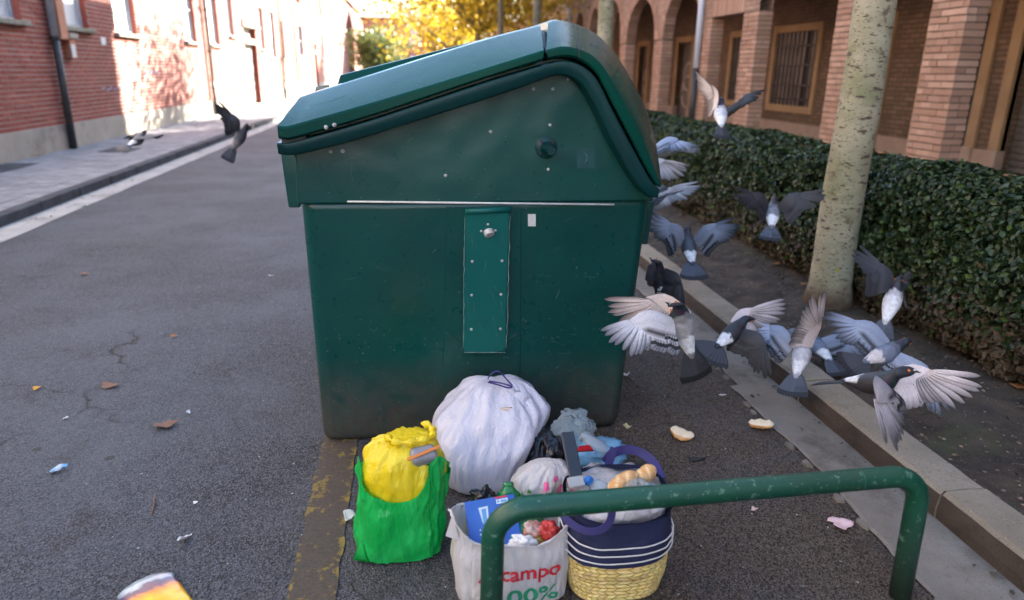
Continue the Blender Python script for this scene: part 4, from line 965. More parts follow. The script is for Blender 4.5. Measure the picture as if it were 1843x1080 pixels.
M_wfilm2 = film('grey_white_film', (.64,.61,.60), (.72,.70,.68), 6, tr=.3, rough=.4, crinkle=22)
M_bfilm = film('black_film', (.006,.006,.007), (.012,.012,.014), 6, tr=0, rough=.2)
M_clear = film('clear_blue_film', (.42,.60,.70), (.60,.72,.78), 6, tr=.2, alpha=.38, rough=.1, bmp=.9)
M_blue = film('blue_film', (.16,.42,.66), (.30,.55,.74), 6, tr=.35, rough=.25)

def bag_surface(rings, seed, fold=.010, fine=.005, stretch=(4.5, 2.2), tilt=1.2):
    """returns f(theta, v) -> Vector; rings: (z, cx, cy, rx, ry, power)"""
    R_ = np.array(rings, float); k = np.arange(len(R_))
    def sm(v, j):
        t = v*(len(R_)-1); i = min(int(t), len(R_)-2); f = t - i
        a, b, c, d = R_[max(i-1,0)][j], R_[i][j], R_[i+1][j], R_[min(i+2,len(R_)-1)][j]
        return b + .5*f*(c-a + f*(2*a-5*b+4*c-d + f*(3*(b-c)+d-a)))
    def f(th, v, off=0.0):
        z, cx, cy, rx, ry, p = [sm(v, j) for j in range(6)]
        c, s = math.cos(th), math.sin(th); e = 2/p
        ux, uy = math.copysign(abs(c)**e, c), math.copysign(abs(s)**e, s)
        q = Vector((c*stretch[0], s*stretch[0], v*stretch[1] + tilt*c))
        q0 = Vector((c*1.5 + seed, s*1.5, v*2.6)); n0 = fbm(q0, 1.0, 2); n3 = fbm(q0*2.3 + Vector((0, 9, seed)), 1.0, 1)
        n1 = fbm(q + Vector((seed, 0, 0)), 1.0, 1); n2 = fbm(q*2.3 + Vector((0, seed, 3)), 1.0, 1)
        d = fold*1.5*n0 + fold*.5*n3 + fine*1.1*max(0, 1-abs(n1)*4.5) + fine*.55*max(0, 1-abs(n2)*4); env = min(1, max(.15, min(rx, ry)/.08))
        d = d*env + off
        return Vector((cx + (rx+d)*ux, cy + (ry+d)*uy, max(.002, z + .35*d)))
    return f
def bag_mesh(name, f, mat, parent=None, n=84, m=46, v0=0.0, v1=1.0, rim=None, cap=True, two=False):
    mb = MB(); rs = []
    for j in range(m+1):
        row = []
        for i in range(n):
            th = 2*math.pi*i/n; top = v1 if rim is None else rim(th); row.append(f(th, v0 + (top-v0)*j/m))
        rs.append(row)
    mb.rings(rs, cap=False); N = n
    if cap: mb.f.append(tuple(range(N))[::-1]); 
    if cap and rim is None: mb.f.append(tuple(range(m*N, (m+1)*N)))
    o = mb.build(name, mat, parent, smooth=True); return o

# ---- green bag with the yellow one in it
gb = empty('green_carrier_bag', (-.06, 2.16, 0)); tag(gb, 'bright green carrier bag holding a yellow bag, left of the heap', 'bag')
fg = bag_surface([(.0,-.075,2.165,.125,.10,3.2),(.012,-.075,2.165,.142,.116,3.2),(.07,-.072,2.165,.150,.122,2.9),(.15,-.066,2.165,.149,.122,2.7),(.22,-.060,2.165,.149,.126,2.6),(.29,-.054,2.165,.150,.128,2.4),(.385,-.052,2.165,.146,.122,2.2)], 3.3, .010, .007)
def rim_g(th):
    a = (math.degrees(th) + 360) % 360
    g = lambda c, w: math.exp(-(((a-c+180)%360-180)/w)**2)
    return .78 + .21*g(196, 18) + .22*g(318, 26) + .10*g(90, 60) - .03*g(262, 30) + .02*math.sin(th*5)
o = local(bag_mesh('green_film', fg, M_green, gb, rim=rim_g, n=110, m=44))
# corner ear at the lower left
mb = MB(); c0 = Vector((-.215, 2.11, .01)); mb.add([(-.195,2.06,.075),(-.20,2.12,.09),(-.232,2.075,.012),(-.18,2.06,.008),(-.19,2.12,.004)], [(0,1,2),(0,2,3),(1,4,2),(2,4,3)]); local(mb.build('folded_corner', M_green, gb, smooth=True))
yb = empty('yellow_bag', (-.06, 2.16, .2)); tag(yb, 'yellow plastic bag stuffed inside the green bag', 'bag')
fy = bag_surface([(.10,-.06,2.165,.12,.095,2.6),(.20,-.057,2.165,.128,.104,2.4),(.26,-.053,2.165,.136,.115,2.3),(.31,-.052,2.165,.141,.121,2.2),(.355,-.05,2.165,.134,.115,2.2),(.39,-.04,2.17,.11,.095,2.1),(.412,-.03,2.175,.07,.06,2),(.418,-.02,2.18,.02,.02,2)], 8.1, .010, .006)
local(bag_mesh('yellow_film', fy, M_yellow, yb, n=90, m=46))
mb = MB(); pts = [fy(RAD(a), .86, .01) + Vector((.0,0,.014)) for a in np.linspace(200, 420, 26)]
mb.tube(pts, [.010+.006*math.sin(i*1.7) for i in range(26)], 8); local(mb.build('rolled_edge', M_yellow, yb, smooth=True))
# grey appliance casing looking out of the yellow bag
gc = empty('grey_casing', (.0, 2.11, .36)); tag(gc, 'grey plastic casing peeking out of the yellow bag', 'casing')
M_gcase = PM('grey_casing_plastic', (.20,.20,.21), (.26,.26,.27), 9, rough=.4)
mb = MB(); Mx = Matrix.Translation((.012, 2.096, .378)) @ Matrix.Rotation(.3, 4, 'Z') @ Matrix.Rotation(.55, 4, 'X'); mb.box((-.045,-.03,-.05), (.045,.03,.036), Mx); local(mb.build('shell', M_gcase, gc, bevel=.018, seg=3))
mb = MB(); mb.tube([Mx @ Vector((x, -.031, -.004+.012*math.sin(x*40))) for x in np.linspace(-.03,.03,9)], .002, 6); local(mb.build('seam', M_rubber_fill, gc))
mb = MB(); Mo = Mx @ Matrix.Translation((-.01,.0,.039)); mb.box((-.055,-.012,-.001),(.065,-.002,.003), Mo @ Matrix.Rotation(.2,4,'Z')); local(mb.build('orange_strap', PM('orange_strap', (.62,.20,.04), rough=.6), gc))

# ---- big white bag leaning on the container
wb = empty('white_rubbish_bag', (.27, 2.6, 0)); tag(wb, 'full white rubbish bag leaning against the container, largest of the heap', 'bag')
fw = bag_surface([(.0,.265,2.58,.11,.11,2.3),(.012,.255,2.57,.155,.16,2.4),(.08,.25,2.575,.178,.178,2.4),(.15,.265,2.59,.198,.178,2.4),(.215,.290,2.61,.214,.168,2.4),(.27,.315,2.635,.205,.15,2.5),(.315,.325,2.66,.165,.118,2.7),(.352,.327,2.68,.125,.075,2.8),(.378,.330,2.69,.085,.040,2.6),(.382,.335,2.69,.03,.015,2)], 5.7, .019, .007, (4.2, 1.2), 3.0)
local(bag_mesh('white_film', fw, M_wfilm, wb, n=110, m=60))
for (px, py, rr) in ((934,712,.058),(962,735,.045)):
    c = at_y(px, py+8, 2.60); mb = MB(); rs = []
    for j in range(7):
        t = j/6; rs.append([c + Vector((rr*(1-.55*t)*math.cos(a)*(1+.35*math.sin(3*a+j+px)), .55*rr*(1-.55*t)*math.sin(a), -.02+.05*t + .008*math.sin(2*a+px+j))) for a in [2*math.pi*i/18 for i in range(18)]])
    mb.rings(rs); local(mb.build('knotted_corner', M_wfilm, wb, smooth=True))
M_tie = PM('purple_tie', (.035,.025,.16), (.05,.03,.20), 20, rough=.4)
def curve(pxs, Y, dY=0): return [Vector(p) for p in smooth_line([tuple(at_y(x, y, Y + dY*i)) for i, (x, y) in enumerate(pxs)], 30, 2)]
mb = MB(); mb.tube(curve([(878,682),(884,672),(897,666),(906,676),(922,694)], 2.64), .0028, 6); mb.tube(curve([(878,688),(895,692),(915,699),(925,697),(905,690),(880,686)], 2.60), .0034, 6); local(mb.build('tie_string', M_tie, wb, smooth=True))
c = at_y(912, 738, 2.53); mb = MB(); 
mb.rings([[c + Vector((.030*math.cos(a)*(1+.3*math.sin(3*a)) , -.008+.02*abs(math.sin(a)), .014*math.sin(a)*(1+.3*math.cos(2*a)))) for a in [2*math.pi*i/16 for i in range(16)]], [c + Vector((.012*math.cos(a), -.016, .005*math.sin(a))) for a in [2*math.pi*i/16 for i in range(16)]]])
mb.v = [tuple(c + Vector(((p[0]-c.x)*.8, (p[1]-c.y)*.3+.006, (p[2]-c.z)*.8))) for p in mb.v]
local(mb.build('torn_hole', PM('torn_contents', (.62,.50,.44), (.36,.20,.12), 50, lo=.5, hi=.6, rough=.7), wb, smooth=True))

# ---- black bag and blue film between the white bag and the basket
kb = bag_mesh('black_rubbish_bag', bag_surface([(.0,.50,2.53,.10,.09,2.2),(.02,.50,2.53,.125,.11,2.2),(.08,.505,2.53,.125,.11,2.2),(.14,.51,2.54,.11,.10,2.2),(.19,.515,2.55,.08,.07,2.1),(.215,.52,2.56,.03,.03,2)], 12.4, .02, .010, (4,3), 1.4), M_bfilm)
tag(kb, 'shiny black rubbish bag half hidden between white bag and straw basket', 'bag')
def crumple(name, c, size, mat, seed, amp=.5, n=40, m=26, sq=(1,1,1)):
    mb = MB(); rs = []
    for j in range(m+1):
        ph = math.pi*j/m; row = []
        for i in range(n):
            th = 2*math.pi*i/n; d = Vector((math.sin(ph)*math.cos(th), math.sin(ph)*math.sin(th), math.cos(ph)))
            q = 1 + amp*.9*fbm(d*1.3 + Vector((seed,0,0)), 1.0, 2) + .28*amp*max(0, 1-5*abs(fbm(d*2.2 + Vector((0,seed,0)), 1.0, 1))) + .16*amp*max(0, 1-5*abs(fbm(d*4.5 + Vector((seed,seed,0)), 1.0, 1)))
            p = Vector((d.x*size[0]*sq[0], d.y*size[1]*sq[1], d.z*size[2]*sq[2]))*q + Vector(c); row.append((p.x, p.y, max(.003, p.z)))
        rs.append(row)
    mb.rings(rs, cap=True); return mb.build(name, mat, None, smooth=True)
o = crumple('clear_plastic_bag', (.63, 2.55, .205), (.085,.06,.07), M_clear, 3.7, .42); tag(o, 'crumpled clear plastic bag on top behind the straw basket', 'bag')
o = crumple('blue_plastic_bag', (.72, 2.50, .12), (.12,.08,.06), M_blue, 9.3, .45); tag(o, 'crumpled pale blue plastic bag behind the straw basket', 'bag')
# crushed clear bottle poking right
def bottle(name, p0, p1, r, mat, capmat, label, seed, crush=.0, cap=True, rings=None):
    p0, p1 = Vector(p0), Vector(p1); L = (p1-p0).length; t = empty(name, p0); tag(t, label, 'bottle'); ax_ = (p1-p0).normalized()
    prof = [(0,.0),(0,.8),(.02,.97),(.08,1),(.2,.96),(.24,1),(.4,.95),(.44,1),(.6,.97),(.7,.9),(.8,.62),(.88,.40),(.93,.36),(.94,.44),(.95,.36),(1,.36)]
    a = Vector((0,0,1)).cross(ax_); a = a.normalized() if a.length > .1 else Vector((1,0,0)); b = ax_.cross(a); mb = MB(); rs = []
    for (u, w) in prof:
        row = []
        for i in range(24):
            q = 2*math.pi*i/24; k = 1 - crush*max(0, fbm((math.cos(q)*1.4, math.sin(q)*1.4, u*5+seed), 1, 2))*2*(1 if u < .85 else 0)
            row.append(p0 + ax_*u*L + (a*math.cos(q)*1 + b*math.sin(q)*(1-crush*.8 if u < .8 else 1))*max(.0005, r*w*k))
        rs.append(row)
    mb.rings(rs); local(mb.build('bottle_body', mat, t, smooth=True))
    if cap:
        mb = MB(); mb.tube([p0+ax_*L*.955, p0+ax_*L*1.0, p0+ax_*(L*1.0+.012)], [r*.46,r*.46,r*.42], 20); local(mb.build('bottle_cap', capmat, t, bevel=.0015))
    return t
def pet(name, col, a=.4):
    m, nt, ns, lk, b = new_mat(name); b.inputs['Base Color'].default_value = col + (1,); b.inputs['Roughness'].default_value = .08; b.inputs['Specular IOR Level'].default_value = .7
    tp = nd(nt, 'ShaderNodeBsdfTransparent'); tp.inputs[0].default_value = tuple(.35+.65*c for c in col) + (1,); ms = nd(nt, 'ShaderNodeMixShader'); ms.inputs[0].default_value = a
    lk.new(tp.outputs[0], ms.inputs[1]); lk.new(b.outputs[0], ms.inputs[2]); lk.new(ms.outputs[0], ns['Material Output'].inputs[0]); return m
M_pet = pet('clear_pet', (.62,.70,.74), .42); M_petg = pet('green_pet', (.03,.30,.10), .6)
M_bcap = PM('blue_cap', (.02,.16,.50), rough=.35); M_gcap = PM('green_cap', (.01,.28,.07), rough=.35)
bottle('crushed_water_bottle', at_y(1045, 782, 2.5), at_y(1108, 822, 2.44), .034, M_pet, M_pet, 'crushed clear water bottle lying at the right end of the heap', 2.0, .35, False)

# ---- straw basket bag with navy cloth top
BD = -.085
sb = empty('straw_basket_bag', (.62, 1.90, 0)); tag(sb, 'woven straw basket bag with navy striped cloth top, full of rubbish', 'bag')
def fs(th, v, off=0.0):
    """v 0..1 from the ground to the rim"""
    z = .335*v; tlt = .026*math.sin(th)*v; bul = math.sin(math.pi*min(1, v*1.15))*.018
    rx = .141 + .024*v + bul; ry = .100 + .026*v + bul*.6
    d = .006*fbm((math.cos(th)*1.5, math.sin(th)*1.5, v*3+4), 1, 3) + off
    p = 2.6; c, s = math.cos(th), math.sin(th); e = 2/p
    return Vector((.620 + (rx+d)*math.copysign(abs(c)**e, c), 1.885 + (ry+d)*math.copysign(abs(s)**e, s), z + tlt))
M_navy = PM('navy_cloth', (.010,.014,.05), (.016,.022,.075), 8, rough=.75, bmp=.4, bs=300, bd=.001)
M_straw = PM('straw', (.62,.45,.14), (.72,.57,.24), 30, rough=.6, isl=.24, bmp=.5, bs=220, bd=.001)
M_strawd = PM('straw_dark', (.17,.11,.03), rough=.8)
VB = .50
base = local(bag_mesh('straw_base', lambda t, v: fs(t, v, -.004), M_strawd, sb, n=90, m=20, v1=VB+.02))
# woven strips: rows leaning alternately, front half seen
rows, cols = 10, 40; cnt = 0; rest = MB(); Hc = .30*VB/rows
for r in range(rows):
    lean = 1 if r % 2 else -1
    for c in range(cols):
        t0 = 2*math.pi*c/cols; dt = 2*math.pi/cols
        v0 = (r+.02)/rows*VB; v1 = (r+1.06)/rows*VB; sh = lean*dt*.8
        q = [(t0+.04*dt, v0), (t0+.93*dt, v0), (t0+.93*dt+sh, v1), (t0+.04*dt+sh, v1)]
        mid_ = (math.degrees(t0+dt/2) + 360) % 360
        vs_ = []; 
        for u in (0, .5, 1):
            for w in (0, 1):
                ta = q[0][0]*(1-w) + q[1][0]*w; tb = q[3][0]*(1-w) + q[2][0]*w
                vs_.append(fs(ta*(1-u)+tb*u, v0*(1-u)+v1*u, .0005 + .0042*math.sin(math.pi*(u*.8+.12))))
        fs_ = [(0,1,3,2),(2,3,5,4)]
        if 180 <= mid_ <= 360 and cnt < 300:
            mb = MB(); mb.add(vs_, fs_); mb.build('straw_strip', M_straw, base); cnt += 1
        else: rest.add(vs_, fs_)
tag(rest.build('straw_strips', M_straw, base), kind='stuff')
cloth = local(bag_mesh('cloth_band', lambda t, v: fs(t, VB - .01 + v*(1.0-VB+.01), .005 + .004*fbm((math.cos(t)*3, math.sin(t)*3, v*4), 1, 2)), M_navy, sb, n=110, m=24, cap=False))
inner = local(bag_mesh('cloth_lining', lambda t, v: fs(t, .55+v*.45, -.002), M_navy, sb, n=80, m=8, cap=False))
M_cord = PM('white_cord', (.70,.69,.66), rough=.8)
for v in (.56, .645, .73):
    mb = MB(); mb.tube([fs(t, v + .006*math.sin(3*t), .0115) for t in np.linspace(0, 2*math.pi, 91)], .0022, 6); mb.build('white_cord', M_cord, cloth, smooth=True)
def strap(pts, w, name, parent, mat=M_navy, th=.003):
    pts = [Vector(p) for p in smooth_line([tuple(p) for p in pts], 30, 2)]; mb = MB(); rs = []
    for i, p in enumerate(pts):
        t = (pts[min(i+1, 29)] - pts[max(i-1, 0)]).normalized(); s = Vector((0,-1,.35)).cross(t).normalized()*w/2; n_ = s.cross(t).normalized()*th
        rs.append([p+s+n_, p-s+n_, p-s-n_, p+s-n_])
    mb.rings(rs); return mb.build(name, mat, parent, smooth=False)
M_purp = PM('purple_webbing', (.022,.018,.10), (.032,.026,.135), 15, rough=.7, bmp=.4, bs=300, bd=.001)
local(strap([at_y(1088,832,2.045), at_y(1100,816,2.05), at_y(1125,808,2.06), at_y(1152,812,2.05), at_y(1176,830,2.01), at_y(1190,862,1.95)], .030, 'handle', sb, M_purp))
local(strap([at_y(1093,842,2.01), at_y(1098,828,2.03), at_y(1102,815,2.04), at_y(1106,806,2.045)], .026, 'handle_loop', sb, M_purp))
local(strap([at_y(1004,915,1.83), at_y(1022,940,1.785), at_y(1055,958,1.758), at_y(1085,954,1.752), at_y(1100,938,1.752), at_y(1103,905,1.76)], .022, 'handle', sb, M_purp))
local(strap([at_y(1012,905,1.82), at_y(1020,896,1.83), at_y(1032,895,1.83), at_y(1040,905,1.82)], .024, 'handle_loop', sb, M_purp))
# white liner bag inside the basket
fl = bag_surface([(.19,.62,1.90,.12,.085,2.4),(.27,.62,1.902,.150,.108,2.4),(.31,.622,1.906,.152,.108,2.4),(.335,.63,1.925,.142,.098,2.3)], 21.0, .010, .006)
o = bag_mesh('white_liner_bag', lambda t, v: fl(t, v) + Vector((0, 0, .020*max(0, math.sin(t))*v + .006*math.sin(7*t)*v)), M_wfilm2, None, n=90, m=16, cap=True); tag(o, 'white plastic liner lining the straw basket', 'bag')
o = crumple('crumpled_wrapper', (.625, 1.90, .265), (.11,.07,.028), M_wfilm2, 4.4, .5); tag(o, 'crumpled whitish wrapping under the bread in the basket', 'wrapper')
# stick, clear tub, bottle, bread
mb = MB(); a, b = at_y(1021, 779, 2.06), at_y(1036, 856, 1.94); d = (b-a).normalized(); Mx = Matrix.Translation(a) @ d.to_track_quat('Z', 'Y').to_matrix().to_4x4()
mb.box((-.021,-.010,0), (.021,.010,(b-a).length+.03), Mx); bar = mb.build('black_bar', PM('black_gloss', (.014,.016,.02), rough=.28), bevel=.003); tag(bar, 'dark flat plastic bar sticking up out of the basket', 'bar')
mb = MB(); mb.box((-.004,-.0108,.004), (.004,-.0098,(b-a).length+.02), Mx); mb.build('groove', M_rubber_fill, bar)
mb = MB(); c = at_y(1036, 876, 1.90); Mx = Matrix.Translation(c) @ Matrix.Rotation(-.12, 4, 'Y') @ Matrix.Rotation(.5, 4, 'X'); mb.box((-.026,-.018,-.036),(.026,.018,.036), Mx); tub = mb.build('clear_tub', pet('tub_clear', (.66,.68,.68), .45), bevel=.004); tag(tub, 'small clear plastic tub below the dark bar in the basket', 'tub')
M_red = PM('red_print', (.62,.02,.035), rough=.45); M_pinkp = PM('pink_print', (.72,.10,.26), rough=.5); M_gold = PM('gold_print', (.55,.34,.04), rough=.4)
for (x, z, w, mt) in ((-.014,.014,.006,M_pinkp),(.004,.0,.004,M_gold),(.012,-.018,.005,M_red)): MB().box((x-w,-.0195,z-w*1.4),(x+w,-.0185,z+w*1.4), Mx).build('print_mark', mt, tub)
bottle('water_bottle', at_y(1102, 900, 1.90), at_y(1060, 866, 1.90), .034, M_pet, M_bcap, 'clear water bottle with blue cap lying in the basket', 5.0, .05)
def bread_mat():
    m, nt, ns, lk, b = new_mat('bread'); at = nd(nt, 'ShaderNodeVertexColor'); at.layer_name = 'Col'; p = pos(nt)
    c = mix(nt, ramp(nt, tex_noise(nt, p, 60, 6, .7), .45, .7), at.outputs[0], mix(nt, .5, at.outputs[0], (.75,.58,.36))); lk.new(c, b.inputs['Base Color']); b.inputs['Roughness'].default_value = .75
    bump(nt, b, tex_noise(nt, p, 120, 6, .7), .6, .004); return m
M_bread = bread_mat()
def bread(name, c, L, W, H, rotz, roty, seed, label, bend=0.0, whole=False):
    mb = MB(); nu, nv = 22, 20
    for i in range(nu+1):
        u = i/nu*2-1; s = (1-abs(u)**3.2)**.5 if abs(u) < 1 else 0
        s = max(s, .02); s *= 1 + .10*fbm((u*1.6, seed, 0), 1, 2)
        for j in range(nv):
            a = 2*math.pi*j/nv; x = u*L/2; y = math.cos(a)*W/2*s; z = math.sin(a)*H/2*s
            crust = whole or math.sin(a) < -.1 or abs(math.cos(a)) > .93
            if not whole and z > 0: z *= .35 + .9*max(0, fbm((x*40, y*40, seed), 1, 3))
            d = 1 + (.14 if whole else .42)*fbm((x*22, math.cos(a)*1.6+seed, math.sin(a)), 1, 3); 
            col = (.58,.27,.07) if crust else (.80,.66,.44)
            if whole: 
                f_ = .5+.5*fbm((x*22, a, seed), 1, 2); col = (.62-.06*f_, .33-.06*f_, .10)
                if math.sin(3*a + u*9) > .7: col = (.78,.58,.30)
            mb.v.append((x, y*d + bend*u*u, z*d + (.0 if whole else .0))); mb.c.append(col)
    for i in range(nu):
        for j in range(nv): k = (j+1) % nv; mb.f.append((i*nv+j, i*nv+k, (i+1)*nv+k, (i+1)*nv+j))
    mb.f.append(tuple(range(nv))[::-1]); mb.f.append(tuple(range(nu*nv, nu*nv+nv)))
    o = mb.build(name, M_bread, None, smooth=True, colors=True); o.location = c; o.rotation_euler = (0, roty, rotz); tag(o, label, 'bread'); return o
bread('bread_chunk', at_y(1122, 868, 1.89), .115, .056, .050, .35, -.25, 1.0, 'browned chunk of baguette, left one in the basket', whole=True)
bread('bread_chunk', at_y(1160, 856, 1.92), .095, .054, .050, .55, -.35, 4.0, 'paler baguette end, right one in the basket', whole=True)
bread('bread_slice', (1.205, 2.80, .017), .115, .085, .040, -.75, .12, 7.0, 'torn half of a bread roll on the asphalt, left of the two', bend=.012)
bread('bread_slice', (1.61, 2.83, .030), .115, .070, .036, -.45, -.08, 9.0, 'torn bread piece lying on the concrete gutter edge')
o = crumple('bread_wrapper', tuple(at_y(1150, 876, 1.86)), (.045,.028,.018), M_clear, 6.1, .6); tag(o, 'clear wrapper round the bread in the basket', 'wrapper')

# ---- flowered bag between
fb_ = bag_surface([(.0,.415,2.20,.08,.07,2.2),(.02,.415,2.20,.10,.085,2.2),(.10,.42,2.20,.10,.085,2.2),(.18,.43,2.20,.095,.08,2.2),(.23,.445,2.20,.085,.065,2.2),(.262,.46,2.205,.05,.035,2),(.27,.47,2.21,.02,.012,2)], 31.0, .012, .008)
fbag = bag_mesh('flowered_bag', fb_, M_wfilm2, None, n=80, m=40); tag(fbag, 'white plastic bag printed with pink flowers and green leaves, left of the basket', 'bag')
def decal(f, th, v, shape, mat, parent, off=.006, name='print_mark'):
    mb = MB(); n_ = len(shape); vs_ = [f(th, v, off)] + [f(th + a, v + b, off) for a, b in shape]; mb.add(vs_, [(0, i+1, (i+1) % n_ + 1) for i in range(n_)]); mb.build(name, mat, parent)
M_leafp = PM('leaf_print', (.03,.22,.03), rough=.5)
for (th, v, r, mt) in ((268,.62,.16,M_pinkp),(284,.70,.12,M_pinkp),(252,.50,.10,M_leafp),(240,.56,.08,M_leafp),(228,.50,.10,M_leafp),(300,.55,.20,M_pinkp),(275,.42,.10,M_leafp),(310,.40,.16,M_red)):
    decal(fb_, RAD(th), v, [(r*(.7+.4*math.sin(2*a+th))*math.cos(a), .45*r*(.7+.3*math.cos(3*a))*math.sin(a)) for a in [2*math.pi*i/12 for i in range(12)]], mt, fbag)

# ---- printed carrier bag in front
cb = empty('printed_carrier_bag', (.285, 1.89, 0)); tag(cb, 'white supermarket carrier bag with red lettering behind the green hoop', 'bag')
fc = bag_surface([(.0,.285,1.895,.155,.08,3.4),(.012,.285,1.895,.175,.098,3.2),(.08,.285,1.895,.182,.104,3.0),(.15,.285,1.895,.183,.102,2.9),(.21,.285,1.90,.180,.098,2.8),(.25,.284,1.902,.180,.096,2.7),(.285,.28,1.905,.182,.096,2.6),(.325,.275,1.91,.186,.096,2.5)], 41.0, .007, .004)
def rim_c(th):
    a = (math.degrees(th) + 360) % 360; g = lambda c, w: math.exp(-(((a-c+180)%360-180)/w)**2)
    return .62 + .30*g(196, 26) + .16*g(150, 30) + .12*g(335, 26) + .02*math.sin(th*6)
carf = local(bag_mesh('carrier_film', fc, M_wfilm2, cb, rim=rim_c, n=130, m=48))
# folded back rim
mb = MB(); pts = [fc(t, rim_c(t), .003) for t in np.linspace(0, 2*math.pi, 80)]; mb.tube(pts, [.0035+.002*math.sin(i*.9) for i in range(80)], 6); local(mb.build('rim_fold', M_wfilm2, cb, smooth=True))
mb = MB(); e = [fc(RAD(196), .92), fc(RAD(182), .80), fc(RAD(176), .60), fc(RAD(205), .62)]; t_ = fc(RAD(190), .72) + Vector((-.035,-.02,-.01)); mb.add([e[0], e[1], e[2], e[3], t_], [(0,1,4),(1,2,4),(2,3,4),(3,0,4)]); local(mb.build('folded_handle', M_wfilm2, cb, smooth=False))
def text_mesh(body, bold):
    cu = bpy.data.curves.new('lettering', 'FONT'); cu.body = body; cu.offset = bold; cu.resolution_u = 4; ob = bpy.data.objects.new('lettering', cu); COL.objects.link(ob)
    me = bpy.data.meshes.new_from_object(ob.evaluated_get(bpy.context.evaluated_depsgraph_get())); bpy.data.objects.remove(ob)
    bm = bmesh.new(); bm.from_mesh(me); bmesh.ops.triangulate(bm, faces=bm.faces); bmesh.ops.subdivide_edges(bm, edges=bm.edges, cuts=2, use_grid_fill=True); bm.to_mesh(me); bm.free(); return me
def lettering(body, bold, x0, z0, width, height, mat, slope):
    me = text_mesh(body, bold); co = np.empty(len(me.vertices)*3); me.vertices.foreach_get('co', co); co = co.reshape(-1, 3)
    mn, mx = co.min(0), co.max(0); sx_ = width/(mx[0]-mn[0]); sy_ = height/(mx[1]-mn[1])
    for v in me.vertices:
        x = x0 + (v.co.x-mn[0])*sx_; z = z0 + (v.co.y-mn[1])*sy_ + slope*(x-x0)
        # invert the surface: angle from x, v from z
        c = (x-.285)/.190; th = 2*math.pi - math.acos(max(-1, min(1, math.copysign(abs(c)**1.5, c)))); vv = .5
        for _ in range(10): vv += (z - fc(th, vv).z)*2.2; 
        v.co = fc(th, vv, .0028)
    o = finish('printed_lettering', me, mat, cb); local(o); return o
M_redink = PM('red_ink', (.60,.015,.03), (.66,.05,.06), 30, rough=.5); M_greenink = PM('green_ink', (.015,.24,.11), (.03,.32,.16), 30, rough=.5)
lettering('Alcampo', .022, .165, .088, .265, .068, M_redink, .03)
lettering('100%', .02, .225, .018, .20, .055, M_greenink, .02)
# contents of the carrier
bx = MB(); c = at_y(890, 940, 1.90); Mx = Matrix.Translation(c) @ Matrix.Rotation(-.10, 4, 'Z') @ Matrix.Rotation(-.75, 4, 'X') @ Matrix.Rotation(-.16, 4, 'Y')
bx.box((-.085,-.012,-.085), (.075,.03,.075), Mx); box_ = bx.build('blue_carton', PM('blue_card', (.018,.085,.36), (.03,.12,.44), 8, rough=.4), bevel=.002); tag(box_, 'blue printed carton of drinking glasses inside the white carrier bag', 'carton')
M_cprint = PM('carton_white', (.62,.70,.76), (.35,.5,.62), 40, rough=.4); M_cpale = PM('carton_pale_blue', (.10,.30,.60), rough=.4)
def patch(pts, mat, d=.0128): mb = MB(); mb.add([Mx @ Vector((x, -d, z)) for x, z in pts], [tuple(range(len(pts)))]); mb.build('carton_print', mat, box_)
# picture of two tumblers, a splash, a caption panel
patch([(-.045,.05),(-.012,.052),(-.016,.0),(-.026,-.006),(-.038,.0)], M_cpale); patch([(-.043,.048),(-.036,.048),(-.033,.004),(-.037,.004)], M_cprint, .0136); patch([(-.020,.048),(-.014,.049),(-.018,.002),(-.022,.002)], M_cprint, .0136); patch([(-.043,.049),(-.014,.051),(-.015,.045),(-.042,.043)], M_cprint, .0142)
patch([(0,.0),(.026,.012),(.034,-.022),(.022,-.036),(.004,-.03)], M_cprint, .0136)
for k in range(16):
    x, z, r = -.05+random.random()*.06, -.035+random.random()*.03, random.uniform(.0015,.004); patch([(x-r,z),(x,z-r),(x+r,z),(x,z+r)], M_cprint, .0140)
patch([(.015,.066),(.052,.066),(.052,.052),(.015,.052)], M_cprint); patch([(.018,.062),(.024,.062),(.024,.056),(.018,.056)], M_cpale, .0138); patch([(.03,.062),(.048,.062),(.048,.056),(.03,.056)], M_cpale, .0138)
patch([(.012,.074),(.05,.074),(.05,.069),(.012,.069)], M_red); patch([(-.03,-.05),(-.018,-.04),(-.018,-.062)], M_red, .0136); patch([(.022,.042),(.045,.042),(.045,.036),(.022,.036)], M_cprint); patch([(.022,.028),(.05,.028),(.05,.022),(.022,.022)], M_cprint)
bottle('crushed_green_bottle', at_y(915, 935, 1.985), at_y(915, 868, 2.03), .045, M_petg, M_gcap, 'crushed green soda bottle standing out of the carrier bag', 8.0, .5, False)
M_lime = film('lime_wrapper', (.42,.62,.02), (.50,.68,.05), 5, tr=.2)
mb = MB(); q = [at_y(x, y, Y) for x, y, Y in ((900,905,1.955),(942,918,1.95),(925,945,1.92),(898,930,1.935),(918,920,1.93))]; mb.add(q, [(0,4,3),(4,1,2),(0,1,4),(4,2,3)]); mb.add([p+Vector((0,.004,0)) for p in q], [(0,4,3),(4,1,2),(0,1,4),(4,2,3)]); o = mb.build('lime_packet', M_lime); tag(o, 'lime green torn packet beside the blue carton', 'wrapper')
bottle('green_bottle', at_y(968, 930, 1.955), at_y(926, 968, 1.86), .030, M_petg, M_gcap, 'green bottle with its cap pointing out of the carrier bag', 9.0, .1)
o = crumple('white_tissue', tuple(at_y(938, 975, 1.84)), (.038,.025,.02), PM('tissue', (.74,.73,.71), rough=.9), 2.2, .6); tag(o, 'crumpled white tissue at the mouth of the carrier bag', 'tissue')
